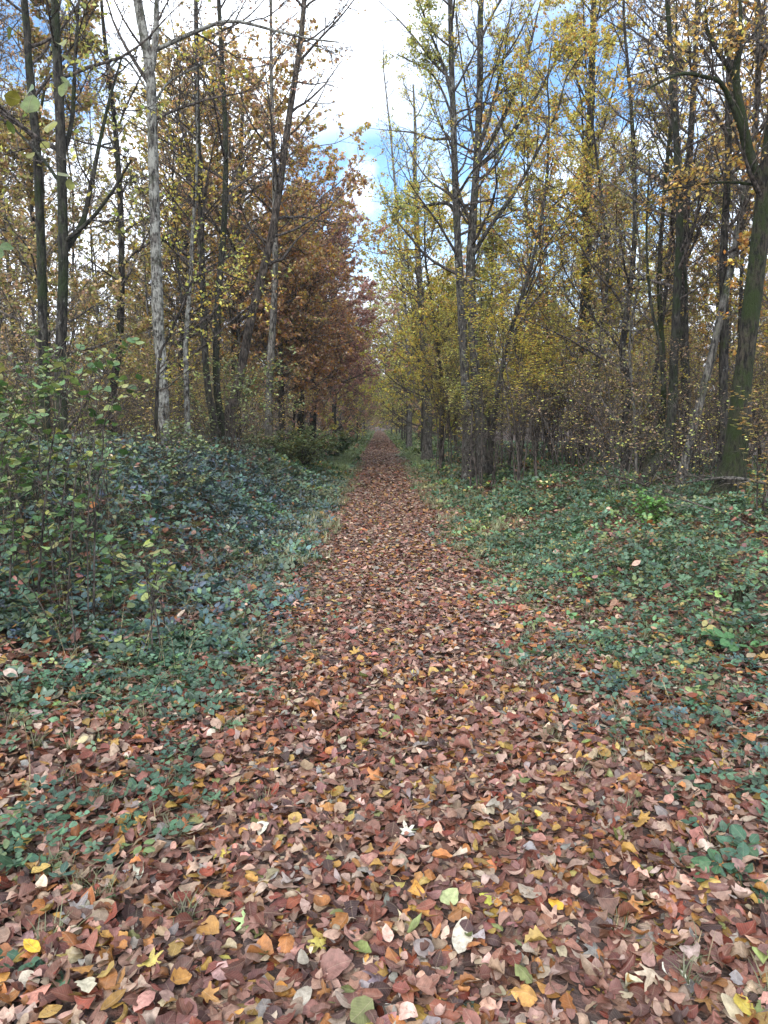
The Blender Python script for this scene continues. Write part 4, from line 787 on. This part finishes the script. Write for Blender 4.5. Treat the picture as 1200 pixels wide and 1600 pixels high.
x, y = gp_(45, 1235); wood_('dry_stalk', 'tall bleached dry stalk standing at the lower left', 'stalk', [(x, y, 0), (x + .01, y, .15), (x - .015, y + .02, .34)], .003, .0015, B_STRAW, 0, 411)
x, y = gp_(1050, 1120); wood_('dry_stalk', 'leaning straw coloured stalk on the right path edge', 'stalk', [(x + .03, y, 0), (x - .02, y + .03, .14), (x - .07, y + .05, .27)], .003, .0015, B_STRAW, 0, 412)
x, y = gp_(1157, 948); st_ = empty('mossy_stump', base_of(x, y), 'short jagged mossy stump in the ground cover on the right', 'stump')
V, Rd = stem(np.array([(0, 0, 0), (.002, 0, .05), (.004, .004, .10), (.0, .01, .15)]), .055, .04, 14, 1.3, .12, np.random.default_rng(3)); V[0][-14:, 2] += np.random.default_rng(4).uniform(-.05, .05, 14); build('trunk', [V], B_MOSS, st_)
tk, _ = stem(np.array([(0, .006, .105), (0, .006, .112)]), .036, .002, 12, 1, .02, np.random.default_rng(2)); build('broken_top', [tk], B_BROWN, st_)

# a young hazel just out of the picture on the left holds a few leaves out over the corner
def overhang():
    b = np.array(base_of(-2.05, 2.3)); root = empty('overhanging_hazel', tuple(b), 'hazel twigs with a few yellow green leaves hanging into the top left corner', 'sapling')
    P = spline([b, b + (.0, 0, 1.2), b + (.12, -.1, 2.4), b + (.35, -.3, 3.3)], 24) - b; t = np.linspace(0, 1, 24); Rd = .022 - .016 * t
    subs = []
    for (u0, v0, Y0) in ((45, 130, 2.3), (100, 130, 2.6), (20, 140, 1.9), (100, 265, 2.9), (10, 375, 2.4), (48, 235, 3.0), (95, 60, 2.8)):
        e = at(u0, v0, Y0) - b; s0 = P[min(21, int(np.argmin(np.abs(P[:, 2] - e[2] - .2))))]
        subs.append(spline([s0, s0 * .6 + e * .4 + (0, 0, .16), e * .9 + s0 * .1 + (0, 0, .07), e], 10))
    S = np.array(subs); Rs = np.repeat((.0035 * (1 - .7 * np.linspace(0, 1, 10)))[None], len(S), 0)
    build('stem', [tubes(P[None], Rd[None], 8)], B_DARK, root); build('branches', [tubes(S, Rs, 5)], B_TWIG_D, root)
    r = np.random.default_rng(6); LP = np.concatenate([S[:, -1], S[:, -1] + r.normal(0, .03, (len(S), 3)), S[:, 7], S[:, 6]]); LP = LP[:len(S) * 2 + 8]
    build('leaves', leaves(ROUND, LP - (0, 0, .02), norm(r.normal(size=(len(LP), 3)) + np.array([0, -.8, .3])), r.uniform(.04, .062, len(LP)), pick([(4, (.10, .14, .03)), (3, (.17, .17, .03)), (1, (.06, .10, .03))], len(LP), .15, r), bend=.5, curl=.6), M_GREEN, root)
overhang()


# ------------------------------------------------------------------ damp autumn air
hz_ = Mat('damp_air'); hz_.t.nodes.remove(hz_.b); pv = hz_.n('VolumePrincipled', {'Color': (.9, .92, .95, 1), 'Density': .0006, 'Anisotropy': .2}); hz_.t.links.new(pv.outputs[0], hz_.out.inputs['Volume'])
bx = [(x, y, z) for z in (-2.5, 40) for y in (-60, 300) for x in (-200, 200)]
bm_ = bpy.data.meshes.new('haze'); bm_.from_pydata(bx, [], [(0, 2, 3, 1), (4, 5, 7, 6), (0, 1, 5, 4), (2, 6, 7, 3), (0, 4, 6, 2), (1, 3, 7, 5)]); bm_.materials.append(hz_.m)
ho = bpy.data.objects.new('haze', bm_); COL.objects.link(ho); tag(ho, 'thin damp haze between the far trees', 'haze', kind='stuff')

# ------------------------------------------------------------------ tell the repeats of one kind apart by their order of distance
by = {}
for o in COL.objects:
    if o.get('category') and o.get('label'): by.setdefault(o['label'], []).append(o)
ORD = ['nearest', 'second nearest', 'third nearest', 'fourth nearest', 'fifth nearest', 'sixth nearest', 'seventh nearest', 'eighth nearest', 'ninth nearest', 'tenth nearest', 'eleventh nearest', 'twelfth nearest', 'thirteenth nearest', 'fourteenth nearest', 'farthest']
for lab, os_ in by.items():
    if len(os_) < 2 or len(os_) > 15: continue
    os_.sort(key=lambda o: o.location.y)
    for i, o in enumerate(os_):
        wd = ('nearer one' if i == 0 else 'farther one') if len(os_) == 2 else ORD[i]
        new = f"{lab}, {wd}"
        if len(new.replace('-', ' ').split()) <= 16: o['label'] = new
